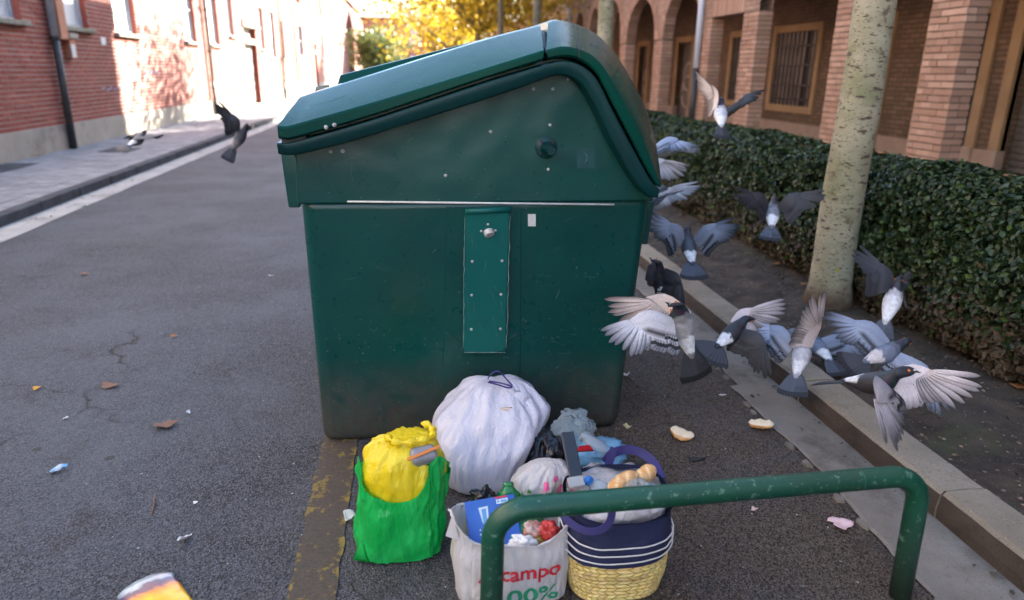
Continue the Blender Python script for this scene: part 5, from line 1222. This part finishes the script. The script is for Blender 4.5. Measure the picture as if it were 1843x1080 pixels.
o = crumple('red_wrapper', tuple(at_y(985, 955, 1.875)), (.036,.025,.026), film('red_film', (.55,.02,.02), (.68,.10,.07), 16, tr=.1), 5.5, .6); tag(o, 'shiny red food wrapper in the carrier bag', 'wrapper')
o = crumple('printed_wrapper', tuple(at_y(955, 955, 1.88)), (.034,.025,.026), film('mixed_film', (.62,.56,.5), (.52,.14,.08), 26, tr=.1), 7.7, .6); tag(o, 'whitish wrapper printed with red in the carrier bag', 'wrapper')
o = crumple('gold_wrapper', tuple(at_y(962, 972, 1.85)), (.024,.018,.014), film('gold_film', (.42,.26,.05), (.16,.09,.02), 40, tr=0), 1.7, .7); tag(o, 'small gold brown wrapper in the carrier bag', 'wrapper')
o = crumple('black_scrap', tuple(at_y(871, 893, 2.0)), (.035,.03,.022), M_bfilm, 3.1, .7); tag(o, 'scrap of black film behind the blue carton', 'wrapper')
o = crumple('carrier_stuffing', (.285, 1.90, .10), (.15,.07,.08), M_wfilm2, 13.0, .3); tag(o, 'packed whitish rubbish filling the carrier bag', 'rubbish')
M_fork = PM('white_card', (.70,.70,.68), rough=.6)
mb = MB(); mb.rings([[at_y(x, y, 1.97) for x, y in ((1052,848),(1058,838),(1078,836),(1086,846))], [at_y(x, y, 1.99) for x, y in ((1052,850),(1058,840),(1078,838),(1086,848))]])
mb.v = [tuple(Vector(p)+Vector((.015,.18,-.03))) for p in mb.v]; o = mb.build('red_packet', M_red); tag(o, 'red and white packet showing behind the basket rim', 'wrapper')

# ---- litter on the road
def flat_scrap(name, px, py, r, mat, label, cat, seed, asp=.6, rot=0, lift=.01, n=14, z=0.004, spk=.35, group=None):
    c = at_z(px, py, 0); mb = MB(); rs = []
    for j in range(5):
        t = (j+.02)/4; row = []
        for i in range(n):
            a = 2*math.pi*i/n; k = 1 + spk*math.sin(3*a+seed) * .6 + spk*fbm((math.cos(a)*2, math.sin(a)*2, seed), 1, 3)
            x, y = r*t*k*math.cos(a), r*asp*t*k*math.sin(a); cr, sr = math.cos(rot), math.sin(rot)
            row.append((c.x + x*cr - y*sr, c.y + x*sr + y*cr, z + lift*(.5+.9*fbm((x*30+seed, y*30, 0), 1, 2))*t))
        rs.append(row)
    mb.rings(rs, cap=False); mb.f.append(tuple(range(n))); 
    o = mb.build(name, mat, None, smooth=True); sd = o.modifiers.new('thick', 'SOLIDIFY'); sd.thickness = .0012; tag(o, label, cat, group); return o
def road_leaf(px, py, L, rot, label, mat=M_dry, lobes=5, seed=0, z=.01, base=0.0):
    """dry plane-tree leaf: lobed outline, curled edges, a stalk"""
    c = at_z(px, py, base); rs_ = random.Random(seed); n = lobes*6; mb = MB(); vs_ = [(0,0,.004)]
    for i in range(n):
        a = 2*math.pi*i/n; k = .62 + .38*abs(math.cos(a*lobes/2))**.8 + rs_.uniform(-.06,.06); x, y = .5*L*k*math.cos(a), .38*L*k*math.sin(a)
        vs_.append((x, y, .22*L*(k-.45)*(.5+.5*math.sin(2*a+seed)) + rs_.uniform(0,.04)*L))
    mb.add(vs_, [(0, i+1, (i+1) % n + 1) for i in range(n)]); o = mb.build('fallen_leaf', mat, None, smooth=True); o.location = (c.x, c.y, base + z*.6 + .003); o.rotation_euler = (rs_.uniform(-.15,.15), rs_.uniform(-.15,.15), rot); tag(o, label, 'leaf')
    mb = MB(); mb.tube([(-.42*L,0,.01),(-.6*L,.03*L,.006),(-.8*L,.02*L,.004)], [.0016,.0012,.0014], 5); mb.build('stalk', M_bark2, o); return o
M_brownleaf = leaf_mat('brown_leaf', (.16,.085,.055), (.22,.12,.08), (.12,.065,.045), .1, .8)
road_leaf(297, 768, .115, .3, 'crumpled brown plane leaf lying on the open asphalt', M_brownleaf, 5, 1)
road_leaf(197, 697, .085, .1, 'small folded brown leaf farther up the asphalt', M_brownleaf, 3, 2)
road_leaf(67, 701, .045, .5, 'tiny orange leaf near the left edge of the road', leaf_mat('orange_leaf', (.55,.26,.02), (.6,.3,.03), (.5,.2,.02), .2, .6), 3, 3)
road_leaf(313, 607, .05, .2, 'small tan leaf lying far up the middle of the road', M_dry, 3, 4)
road_leaf(152, 495, .07, .2, 'tan leaf lying high up at the left of the road', M_dry, 3, 5)
for k, (px, py, lab) in enumerate(((1225,390,'orange leaf on the soil below the hedge end'),(1448,515,'orange brown leaf on the soil beside the tree foot'),(1285,425,'orange leaf on the soil behind the flying pigeon'),(1830,700,'brown leaf at the hedge foot, far right'),(1395,478,'rusty leaf at the foot of the hedge left of the tree'))):
    road_leaf(px, py, .09, k*.9, lab, M_dry, 5, 11+k, .02, .10)
for k, (px, py, lab) in enumerate(((1450,268,'orange leaf lying on top of the hedge left of the tree'),(1240,222,'orange leaf on the hedge top below the downpipe'),(1816,322,'ochre leaf on the hedge top at the right edge'),(1588,280,'curled orange leaf on the hedge top right of the tree'),(1256,216,'reddish leaf on the hedge top beside the downpipe'))):
    road_leaf(px, py, .085, k*.7, lab, M_dry, 5, 31+k, .02, 1.07)
for k, (px, py, lab) in enumerate(((68,282,'orange leaf on the left pavement below the drainpipe'),(345,276,'orange leaf in the left gutter'),(410,250,'rust coloured leaf in the left gutter near the flying pigeon'))):
    road_leaf(px, py, .12, k, lab, M_dry, 5, 51+k, .02, .12 if k == 0 else 0)
o = flat_scrap('blue_wrapper', 105, 849, .032, film('blue_white_film', (.55,.66,.74), (.10,.36,.62), 45, tr=.1), 'crumpled blue and white sweet wrapper on the asphalt', 'wrapper', 2.0, .5, .5, .03)
o = flat_scrap('paper_scrap', 333, 972, .026, M_fork, 'white torn paper scrap on the asphalt left of the bags', 'paper', 4.0, .45, .9, .02)
flat_scrap('ham_slice', 1513, 945, .045, PM('ham', (.60,.40,.41), (.68,.50,.49), 40, rough=.4, sub=.1), 'pale pink slice of ham on the asphalt under the hoop', 'food scrap', 6.0, .75, -.5, .012)
flat_scrap('tissue_scrap', 630, 937, .022, PM('tissue_dirty', (.62,.60,.56), rough=.9), 'crumpled white tissue scrap on the yellow line', 'tissue', 7.0, .8, .2, .035)
flat_scrap('flattened_rag', 1253, 828, .045, PM('dark_rag', (.014,.013,.013), (.03,.028,.026), 40, rough=.8), 'flattened dark scrap on the asphalt beside the basket', 'scrap', 8.0, .32, .12, .006)
flat_scrap('yellow_wrapper', 1128, 773, .020, film('yellow_white_film', (.74,.58,.03), (.7,.68,.6), 60, tr=.1), 'tiny yellow wrapper beside the container corner', 'wrapper', 9.0, .55, -.4, .03)
flat_scrap('plastic_scrap', 1128, 678, .020, M_fork, 'white plastic scrap beside the right side of the container', 'scrap', 10.0, .8, 1.2, .03)
flat_scrap('food_scrap', 1247, 642, .045, PM('food_scrap', (.50,.42,.36), (.30,.24,.2), 50, rough=.8), 'pale food scrap on the gutter edge below the pigeons', 'food scrap', 12.0, .5, .3, .03)
for k, (px, py, r, lab) in enumerate(((352,908,.009,'white crumb of paper left of the torn scrap'),(612,700,.014,'pale leaf scrap at the container foot'),(1357,921,.013,'small pink scrap on the asphalt right of the basket'),(118,755,.012,'white speck of litter upper left of the road'),(487,498,.02,'pale pebble-like scrap beside the container'),(340,745,.014,'small white paper bit beside the brown leaf'),(1300,714,.018,'grey lump beside the gutter edge'),(150,372,.04,'pale blob on the far left of the road'))):
    flat_scrap('litter_scrap', px, py, r, M_fork if k not in (1,2) else PM('pinkish_scrap', (.55,.42,.38), rough=.8), lab, 'litter', 20.0+k, .6, k, .015)
mb = MB(); a, b = at_z(278, 893), at_z(273, 928); mb.tube([a+Vector((0,0,.004)), (a+b)/2+Vector((.004,0,.006)), b+Vector((0,0,.004))], .0022, 6); o = mb.build('dry_twig', M_dry, None, smooth=True); tag(o, 'thin dry stalk lying on the asphalt', 'twig')
# snack pouch at the lower left
c = at_z(282, 1062, 0); pk = empty('snack_pouch', c); tag(pk, 'shiny orange and yellow snack pouch at the lower left corner', 'pouch')
def pouch_mat():
    m, nt, ns, lk, b = new_mat('pouch_print'); p = nd(nt, 'ShaderNodeTexCoord').outputs['Object']; sx = nd(nt, 'ShaderNodeSeparateXYZ'); lk.new(p, sx.inputs[0])
    r = nd(nt, 'ShaderNodeValToRGB'); e = r.color_ramp.elements; e[0].position = .0; e[0].color = (.85,.50,.02,1); e[1].position = 1; e[1].color = (.45,.52,.55,1)
    for po, co in ((.45,(.80,.42,.01,1)),(.62,(.62,.20,.02,1)),(.70,(.10,.04,.08,1)),(.80,(.06,.04,.10,1)),(.86,(.25,.32,.38,1))): x = e.new(po); x.color = co
    f = math_n(nt, 'ADD', math_n(nt, 'MULTIPLY', math_n(nt, 'ADD', sx.outputs[1], .1), 4.2), math_n(nt, 'MULTIPLY', math_n(nt, 'SUBTRACT', tex_noise(nt, p, 28, 5), .5), .25)); lk.new(f, r.inputs[0])
    lk.new(r.outputs[0], b.inputs['Base Color']); b.inputs['Roughness'].default_value = .25; b.inputs['Metallic'].default_value = .25; bump(nt, b, tex_noise(nt, p, 30, 3), .4, .008); return m
mb = MB(); rs = []
for j in range(15):
    v = j/14; y = -.14 + .28*v; h = .026*math.sin(math.pi*min(1, max(0, v*.86)))**.6; w = .085*(1 if v < .95 else 1-.25*((v-.95)/.05)**2)
    rs.append([(w*math.cos(t), y, .004 + (h*(math.sin(t)) if math.sin(t) > 0 else 0) + .003*fbm((math.cos(t)*2, y*14, 3), 1, 2)) for t in [2*math.pi*i/28 for i in range(28)]])
mb.rings(rs); o = mb.build('pouch_film', pouch_mat(), pk, smooth=True); o.rotation_euler.z = .62; o.location = (.03, -.075, 0)
mb = MB(); mb.box((-.078,.098,.006),(.078,.102,.014)); z_ = mb.build('zip_strip', M_clear, pk); z_.rotation_euler.z = .62; z_.location = (.03,-.075,0)
# ================================================================== PIGEONS
def col_mat(name, rough=.55, sheen=False):
    m, nt, ns, lk, b = new_mat(name); at = nd(nt, 'ShaderNodeVertexColor'); at.layer_name = 'Col'; p = pos(nt)
    c = mix(nt, math_n(nt, 'MULTIPLY', ramp(nt, tex_noise(nt, p, 160, 4, .7), .4, .75), .35), at.outputs[0], (.03,.03,.035))
    lk.new(c, b.inputs['Base Color']); b.inputs['Roughness'].default_value = rough; bump(nt, b, tex_noise(nt, p, 260, 4), .35, .003); return m
M_bird = col_mat('pigeon_plumage'); M_feather = col_mat('pigeon_feather', .6)
M_beak = PM('pigeon_beak', (.03,.026,.026), rough=.5); M_eye = PM('pigeon_eye', (.75,.16,.01), rough=.15); M_pupil = PM('pigeon_pupil', (.004,.004,.004), rough=.1); M_cere = PM('pigeon_cere', (.55,.53,.52), rough=.7); M_foot = PM('pigeon_foot', (.42,.10,.09), rough=.6)
PAL = {  # upper base, upper tip, bar, under
 'blue': ((.25,.29,.38), (.016,.018,.025), (.005,.005,.006), (.60,.56,.55)),
 'pale': ((.58,.56,.57), (.12,.12,.13), (.006,.006,.007), (.70,.66,.64)),
 'dark': ((.030,.031,.037), (.005,.005,.006), (.003,.003,.003), (.20,.19,.20)),
 'beige': ((.34,.30,.30), (.06,.055,.055), (.008,.008,.008), (.70,.60,.57))}
def feather_mesh(kind, pal):
    """unit feather along +x; upper sheet and under sheet, raised shaft"""
    ub, ut, bar, un = PAL[pal]; mb = MB(); rows = [(0,.30),(.12,.72),(.27,.95),(.30,.96),(.41,1.0),(.44,1.0),(.61,1.0),(.64,1.0),(.78,.96),(.81,.93),(.92,.68),(1.0,.12)]
    for layer in (0, 1):
        o = len(mb.v)
        for i, (x, w) in enumerate(rows):
            for s, y in ((-1,-.5),(0,.06),(1,.5)):
                if layer == 0:
                    f = min(1, max(0, (x-.35)/.6)); c = tuple(a*(1-f)+b*f for a, b in zip(ub, ut))
                    if kind == 'secondary' and (.29 < x < .42 or .63 < x < .79): c = bar
                    if kind == 'tail':
                        c = tuple(v*.22 for v in ub) if pal != 'dark' else ub
                        if x > .80: c = bar
                    if s == 0: c = tuple(min(1, v*1.3) for v in c)
                    elif s > 0: c = tuple(v*.28 for v in c)
                else:
                    f = max(0, (x-.45)/.55); c = tuple(a*(1-.72*f) for a in un)
                    if kind == 'tail': c = tuple(a*.5 for a in un) if x < .80 else bar
                    if s == 0: c = tuple(min(1, v*.7) for v in c)
                    elif s > 0: c = tuple(v*.38 for v in c)
                mb.v.append((x, y*w, (.05 if s == 0 else 0)*(1-x)*.5 - .10*x*x*.35 - (.0 if layer == 0 else .02))); mb.c.append(c)
        for i in range(len(rows)-1):
            for j in range(2):
                a = o+i*3+j; f = (a, a+3, a+4, a+1); mb.f.append(f if layer == 1 else f[::-1])
    ob = mb.build('feather', M_feather, None, smooth=True, colors=True); me = ob.data; bpy.data.objects.remove(ob); return me
FM = {(k, p): feather_mesh(k, p) for k in ('primary', 'secondary', 'tail') for p in PAL}
def ortho(F, U): F = F.normalized(); U = (U - F*U.dot(F)).normalized(); return F, U
def pigeon(label, px, py, dist, F, U, wings, pal='blue', tail=35, head=None, scale=1.0, rump=(.80,.79,.78), bodyc=None, tail_pal=None, feet=False):
    F, U = ortho(cdir(*F), cdir(*U)); Lf = U.cross(F)
    root = empty('pigeon', at_d(px, py, dist)); tag(root, label, 'pigeon', 'pigeons taking off round the container')
    W = lambda x, y, z: (F*x + Lf*y + U*z)*scale
    bc = bodyc or tuple(v*.6 for v in PAL[pal][0]); R_w = random.Random(int(px*7+py)); dk = (.008,.009,.014); hd = cdir(*head) if head else None
    # body: one skin from bill base to vent, wings' arms joined on
    prof = [(.146,.036,.005,.005),(.138,.037,.0115,.012),(.127,.039,.0172,.0175),(.112,.038,.0200,.0200),(.099,.033,.0215,.0215),(.086,.024,.0270,.0275),(.070,.014,.0355,.0355),(.045,.004,.045,.042),(.015,0,.050,.046),(-.02,0,.046,.041),(-.055,.003,.036,.030),(-.085,.006,.026,.020),(-.112,.009,.018,.012),(-.132,.010,.008,.005)]
    pa = np.array(prof); xs_ = np.linspace(0, len(prof)-1, 50); prof = [tuple(np.interp(t_, np.arange(len(pa)), pa[:, k_]) for k_ in range(4)) for t_ in xs_]
    mb = MB(); n = 18; rs = []; cols = []
    for k, (x, z, ry, rz) in enumerate(prof):
        c = W(x, 0, z); 
        if hd is not None and x > .086:
            # turn the head towards hd about the neck
            nb = W(.090, 0, .026); t = min(1, (x-.09)/.04); ax = (hd*(x-.085)*scale*1.0 + U*.012*scale); c = c.lerp(nb + ax, t)
        row = []
        for i in range(n):
            a = 2*math.pi*i/n; q = 1 + .03*fbm((x*40, math.cos(a)*2, math.sin(a)*2), 1, 2); row.append(c + (Lf*math.cos(a)*ry + U*math.sin(a)*rz)*scale*q*(1 if x > .1 else .92))
            s = math.sin(a)
            xr = x; x = x + .016*fbm((math.cos(a)*1.5+px, math.sin(a)*1.5, x*20), 1, 3)
            if x > .095: co = tuple(v*1.1 for v in dk)
            elif x > .06: co = (.008,.028,.022) if math.sin(a*3+x*90) > 0 else (.028,.012,.032)
            elif x > .03: co = tuple(v*.6 for v in bc)
            elif x > -.035: co = bc
            elif x > -.108: co = rump if s > .05 else tuple(v*1.1 for v in bc)
            else: co = tuple(v*.7 for v in bc)
            mo = 1 + .35*fbm((xr*60, math.cos(a)*3, math.sin(a)*3+py), 1, 3); cols.append(tuple(min(.9, v*mo) for v in co)); x = xr
        rs.append(row)
    mb.rings(rs); mb.c = cols
    feathers = []
    for wi, (side, S, T, spread, wp, upcam) in enumerate(wings):
        S = cdir(*S); T = cdir(*T); T = (T - S*T.dot(S)).normalized(); N = S.cross(T).normalized(); tow = cdir(0,0,1)
        if (N.dot(tow) > 0) != bool(upcam): N = -N
        sh = W(.045, .034*side, .022); ub, ut, bar, un = PAL[wp]; sp = (.62 + .38*spread)*.92; wl = .86
        be = R_w.uniform(-.45,.45); S2 = (S*math.cos(be) + N*math.sin(be)).normalized()
        P = lambda s, c, h=0: sh + (S*s*sp + T*c + N*h)*scale
        LE = [(0,-.012),(.045,-.024),(.09,-.034),(.125,-.036),(.155,-.026),(.19,-.006)]; TE = [(0,.085),(.045,.078),(.09,.070),(.125,.058),(.155,.040),(.195,.008)]
        m_ = 6
        for layer in (0, 1):
            o = len(mb.v)
            for a, b in zip(LE, TE):
                for j in range(m_):
                    t = j/(m_-1); h = (.010*math.sin(math.pi*min(1, t*1.0+.12))*(1-.5*a[0]/.19)) * (1 if layer == 0 else -.35)
                    mb.v.append(tuple(P(a[0]+(b[0]-a[0])*t, a[1]+(b[1]-a[1])*t, h + .016*math.sin(a[0]/.19*math.pi))))
                    if layer == 0: co = bar if (j == 4 and a[0] < .13) else tuple(v*(1.05-.14*((j+int(a[0]*40)) % 2)) for v in ub)
                    else: co = un
                    mb.c.append(co)
            for i in range(len(LE)-1):
                for j in range(m_-1): q = o+i*m_+j; mb.f.append((q, q+m_, q+m_+1, q+1))
        def feather(kind, s, c, phi, L, w, idx, h):
            phi += R_w.gauss(0, .045); L *= R_w.uniform(.93, 1.06); SS = S2 if kind == 'primary' else S
            d = (T*math.cos(phi) + SS*math.sin(phi)).normalized(); fo = bpy.data.objects.new('flight_feather', FM[(kind, wp)]); COL.objects.link(fo); fo.parent = root
            nrm = (N + d*.05 + S*R_w.gauss(.12,.08)).normalized(); y = nrm.cross(d).normalized(); nrm = d.cross(y)
            if nrm.dot(N) < 0: nrm = -nrm
            M3 = Matrix((d, y, nrm)).transposed().to_4x4(); fo.matrix_local = Matrix.Translation(P(s, c, h + .016*math.sin(min(1, s/.19)*math.pi))) @ M3 @ Matrix.Diagonal((L*scale*wl, w*scale, L*scale*.9, 1))
        for i in range(10):   # secondaries
            t = i/9; feather('secondary', .010+.112*t, .045-.022*t, RAD(-6+14*t*spread), .092+.006*t, .033, i, -.0005*i)
        for i in range(10):   # primaries
            t = i/9; feather('primary', .122+.052*t, .018-.022*t, RAD(8 + spread*70*t**1.15 + (1-spread)*20*t), .098+.105*min(t, .78)/.78 - .05*max(0, t-.78), .028-.008*t, i, -.005-.0008*i)
    body = mb.build('body', M_bird, root, smooth=True, colors=True)
    tb = W(-.098, 0, .006); tp = tail_pal or pal
    for i in range(11):
        t = i/10*2-1; a = RAD(tail)*t; d = (-F*math.cos(a) + Lf*math.sin(a)).normalized(); fo = bpy.data.objects.new('tail_feather', FM[('tail', tp)]); COL.objects.link(fo); fo.parent = root
        y = U.cross(d).normalized(); nz = d.cross(y)
        fo.matrix_local = Matrix.Translation(tb + Lf*.012*t*scale + U*(.003-.004*abs(t))*scale) @ Matrix((d, y, nz)).transposed().to_4x4() @ Matrix.Diagonal((.135*scale, .031*scale, .12*scale, 1))
    # beak, cere, eyes
    Hd = hd if hd is not None else F; hc = (W(.090,0,.026) + Hd*(.112-.085+.006)*scale + U*.012*scale) if hd is not None else W(.112,0,.038)
    Uh = (U - Hd*U.dot(Hd)).normalized() if abs(U.dot(Hd)) < .95 else F; Lh = Uh.cross(Hd)
    b0 = hc + Hd*.022*scale; mbk = MB(); mbk.tube([b0 - Uh*.002, b0 + Hd*.010*scale - Uh*.003*scale, b0 + Hd*.021*scale - Uh*.008*scale], [.0055*scale,.004*scale,.0008*scale], 8); mbk.build('beak', M_beak, root, smooth=True)
    mbk = MB(); mbk.tube([b0 + Hd*.000 + Uh*.003*scale, b0 + Hd*.007*scale + Uh*.002*scale], [.005*scale,.0025*scale], 8); mbk.build('cere', M_cere, root, smooth=True)
    for s in (-1, 1):
        e = hc + Lh*s*.0170*scale + Hd*.007*scale + Uh*.004*scale; d_ = Lh*s
        mbk = MB(); mbk.tube([e - d_*.002, e + d_*.0022*scale, e + d_*.0030*scale], [.0048*scale,.0044*scale,.0030*scale], 12); ey = mbk.build('eye', M_eye, root, smooth=True)
        mbk = MB(); mbk.tube([e + d_*.0022*scale, e + d_*.0038*scale], [.0024*scale,.0018*scale], 10); mbk.build('pupil', M_pupil, ey)
    if feet:
        for s in (-1, 1):
            a = W(-.02, .02*s, -.045); b = W(-.025, .02*s, -.075); mbk = MB(); mbk.tube([a, b], .0035, 6)
            for q in (-.6, 0, .6, math.pi): mbk.tube([b, b + (F*math.cos(q) + Lf*math.sin(q))*.026], .002, 5)
            mbk.build('foot', M_foot, root, smooth=True)
    return root
# side: +1 the bird's own left; wings: side, span, trailing direction (right, up, to lens), spread, palette, upper side seen
pigeon('grey pigeon with raised head in front of the container corner, both wings swept left', 1228, 588, 2.62, (-.30,.80,.30), (.15,-.25,.95),
       [(1, (-.93,.02,.30), (.22,-.92,.2), .95, 'pale', True), (-1, (-.92,.36,-.25), (.10,-.75,-.3), .9, 'beige', False)], 'pale', 20, (-.75,.25,.55), tail_pal='dark')
pigeon('dark pigeon with white rump flying low over the kerb, second from the container', 1316, 602, 3.6, (.72,.52,-.4), (-.25,.45,.85),
       [(1, (.78,.42,-.4), (.45,-.62,.2), .9, 'beige', False), (-1, (.55,-.45,.5), (-.1,-.85,.2), .35, 'dark', True)], 'dark', 48, (.8,.1,-.2))
pigeon('pale pigeon with one wing straight up and a blue tail over the kerb', 1442, 642, 3.5, (.38,.78,-.45), (-.45,.45,.75),
       [(-1, (.22,.95,.25), (-.85,-.05,.2), .72, 'beige', False), (1, (-.50,.55,-.65), (-.42,-.78,.1), .9, 'blue', True)], 'pale', 24, bodyc=(.52,.52,.56), tail_pal='blue')
pigeon('pigeon mostly hidden behind the wing-up bird, its barred blue wing to the right', 1474, 628, 3.9, (-.15,.55,-.8), (0,.8,.55),
       [(-1, (.98,.02,-.1), (.1,-.98,.1), .75, 'blue', True), (1, (-.5,.4,-.75), (-.2,-.8,-.3), .5, 'blue', True)], 'blue', 18)
pigeon('white backed pigeon climbing beside the near hedge with dark wing raised', 1605, 546, 3.7, (.42,.86,-.25), (-.45,.25,.85),
       [(1, (-.12,.98,-.1), (-.92,-.15,.1), .62, 'dark', True), (-1, (.25,.85,-.5), (.5,-.3,-.6), .3, 'dark', False)], 'pale', 20, bodyc=(.66,.65,.66), tail_pal='blue')
pigeon('dark tailed pigeon flying away right, behind the nearest pigeon', 1590, 638, 3.2, (.93,.30,-.35), (-.05,.55,.82),
       [(1, (-.80,.58,-.15), (-.55,-.72,.1), .9, 'blue', True), (-1, (.72,-.66,.25), (-.45,-.78,-.05), 1.0, 'blue', True)], 'blue', 36, tail_pal='dark', rump=(.66,.58,.54))
pigeon('nearest pigeon with black head and orange eye, broad beige wing to the right', 1572, 690, 2.5, (.42,.10,.88), (-.10,.98,-.05),
       [(1, (.97,.06,-.18), (.10,-.93,.25), .92, 'beige', False), (-1, (-.40,-.42,.80), (.70,-.70,.1), .5, 'beige', True)], 'dark', 20, (.92,.12,.40), bodyc=(.035,.033,.036))
pigeon('blue grey pigeon seen from behind with fanned tail, beside the container', 1240, 448, 4.15, (0,.82,-.57), (0,.57,.82),
       [(1, (-.55,.50,.65), (-.70,-.65,.1), .9, 'blue', True), (-1, (.55,.50,.65), (.70,-.65,.1), .9, 'blue', True)], 'blue', 30, bodyc=(.05,.06,.075))
pigeon('grey pigeon in front of the hedge with both wings spread, seen from behind', 1390, 388, 4.5, (.28,.76,-.6), (-.1,.6,.8),
       [(1, (-.72,.50,.45), (-.15,-.95,.2), .8, 'dark', True), (-1, (.66,.60,.4), (.30,-.90,.1), .6, 'dark', True)], 'pale', 22, bodyc=(.20,.20,.22), tail_pal='blue')
pigeon('dark pigeon landing beside the kerb right behind the container', 1186, 502, 3.95, (-.25,.75,.3), (.35,.1,.9),
       [(1, (-.35,.35,.7), (.1,-.95,.1), .15, 'dark', True), (-1, (.55,-.5,.3), (.2,-.95,0), .2, 'dark', True)], 'dark', 14, (-.75,.5,.3))
pigeon('pigeon with wings in a V above the hedge top', 1297, 208, 4.9, (.12,.82,-.55), (0,.55,.83),
       [(1, (-.14,.98,-.12), (-.22,-.05,-.97), .85, 'beige', False), (-1, (.82,.56,0), (.22,-.30,-.93), .85, 'blue', True)], 'pale', 14, tail_pal='dark', bodyc=(.6,.6,.62))
pigeon('pale grey pigeon gliding along the hedge, topmost of three behind the container', 1192, 272, 4.6, (-.98,.02,-.2), (0,.85,.5),
       [(-1, (.80,.16,.55), (.45,-.35,.85), .7, 'blue', True), (1, (-.5,.5,-.7), (.7,-.2,-.6), .7, 'pale', True)], 'pale', 16)
pigeon('pigeon whose striped wing shows past the lid edge, middle of three behind the container', 1150, 312, 4.5, (-.5,.6,-.6), (0,.7,.7),
       [(-1, (.93,.12,.1), (.28,-.90,.1), 1.0, 'beige', False), (1, (-.8,.4,-.3), (0,-.9,0), .8, 'beige', True)], 'pale', 16)
pigeon('pigeon with pale shoulder just clearing the container, lowest of three behind it', 1176, 360, 4.5, (-.55,-.1,-.8), (-.1,.9,.35),
       [(-1, (.93,.36,.1), (.40,-.70,.6), .85, 'blue', False), (1, (-.8,.3,-.5), (0,-.8,-.5), .7, 'blue', True)], 'blue', 16)
pigeon('pigeon gliding over the left pavement with wing held out right', 247, 254, 6.8, (.32,.60,-.72), (.0,.72,.65),
       [(-1, (.96,-.08,.2), (.22,-.40,.9), .85, 'dark', True), (1, (-.25,.35,-.9), (-.3,-.4,.8), .5, 'dark', True)], 'blue', 26, tail_pal='dark', bodyc=(.16,.16,.18))
pigeon('dark pigeon with upright wing over the left side of the road', 431, 250, 6.0, (.32,.86,-.35), (.35,.05,.92),
       [(1, (-.22,.92,.3), (-.62,-.25,.7), .55, 'dark', True), (-1, (.1,.75,-.65), (-.5,-.2,-.6), .4, 'dark', True)], 'dark', 16, bodyc=(.035,.035,.04), rump=(.10,.09,.09))
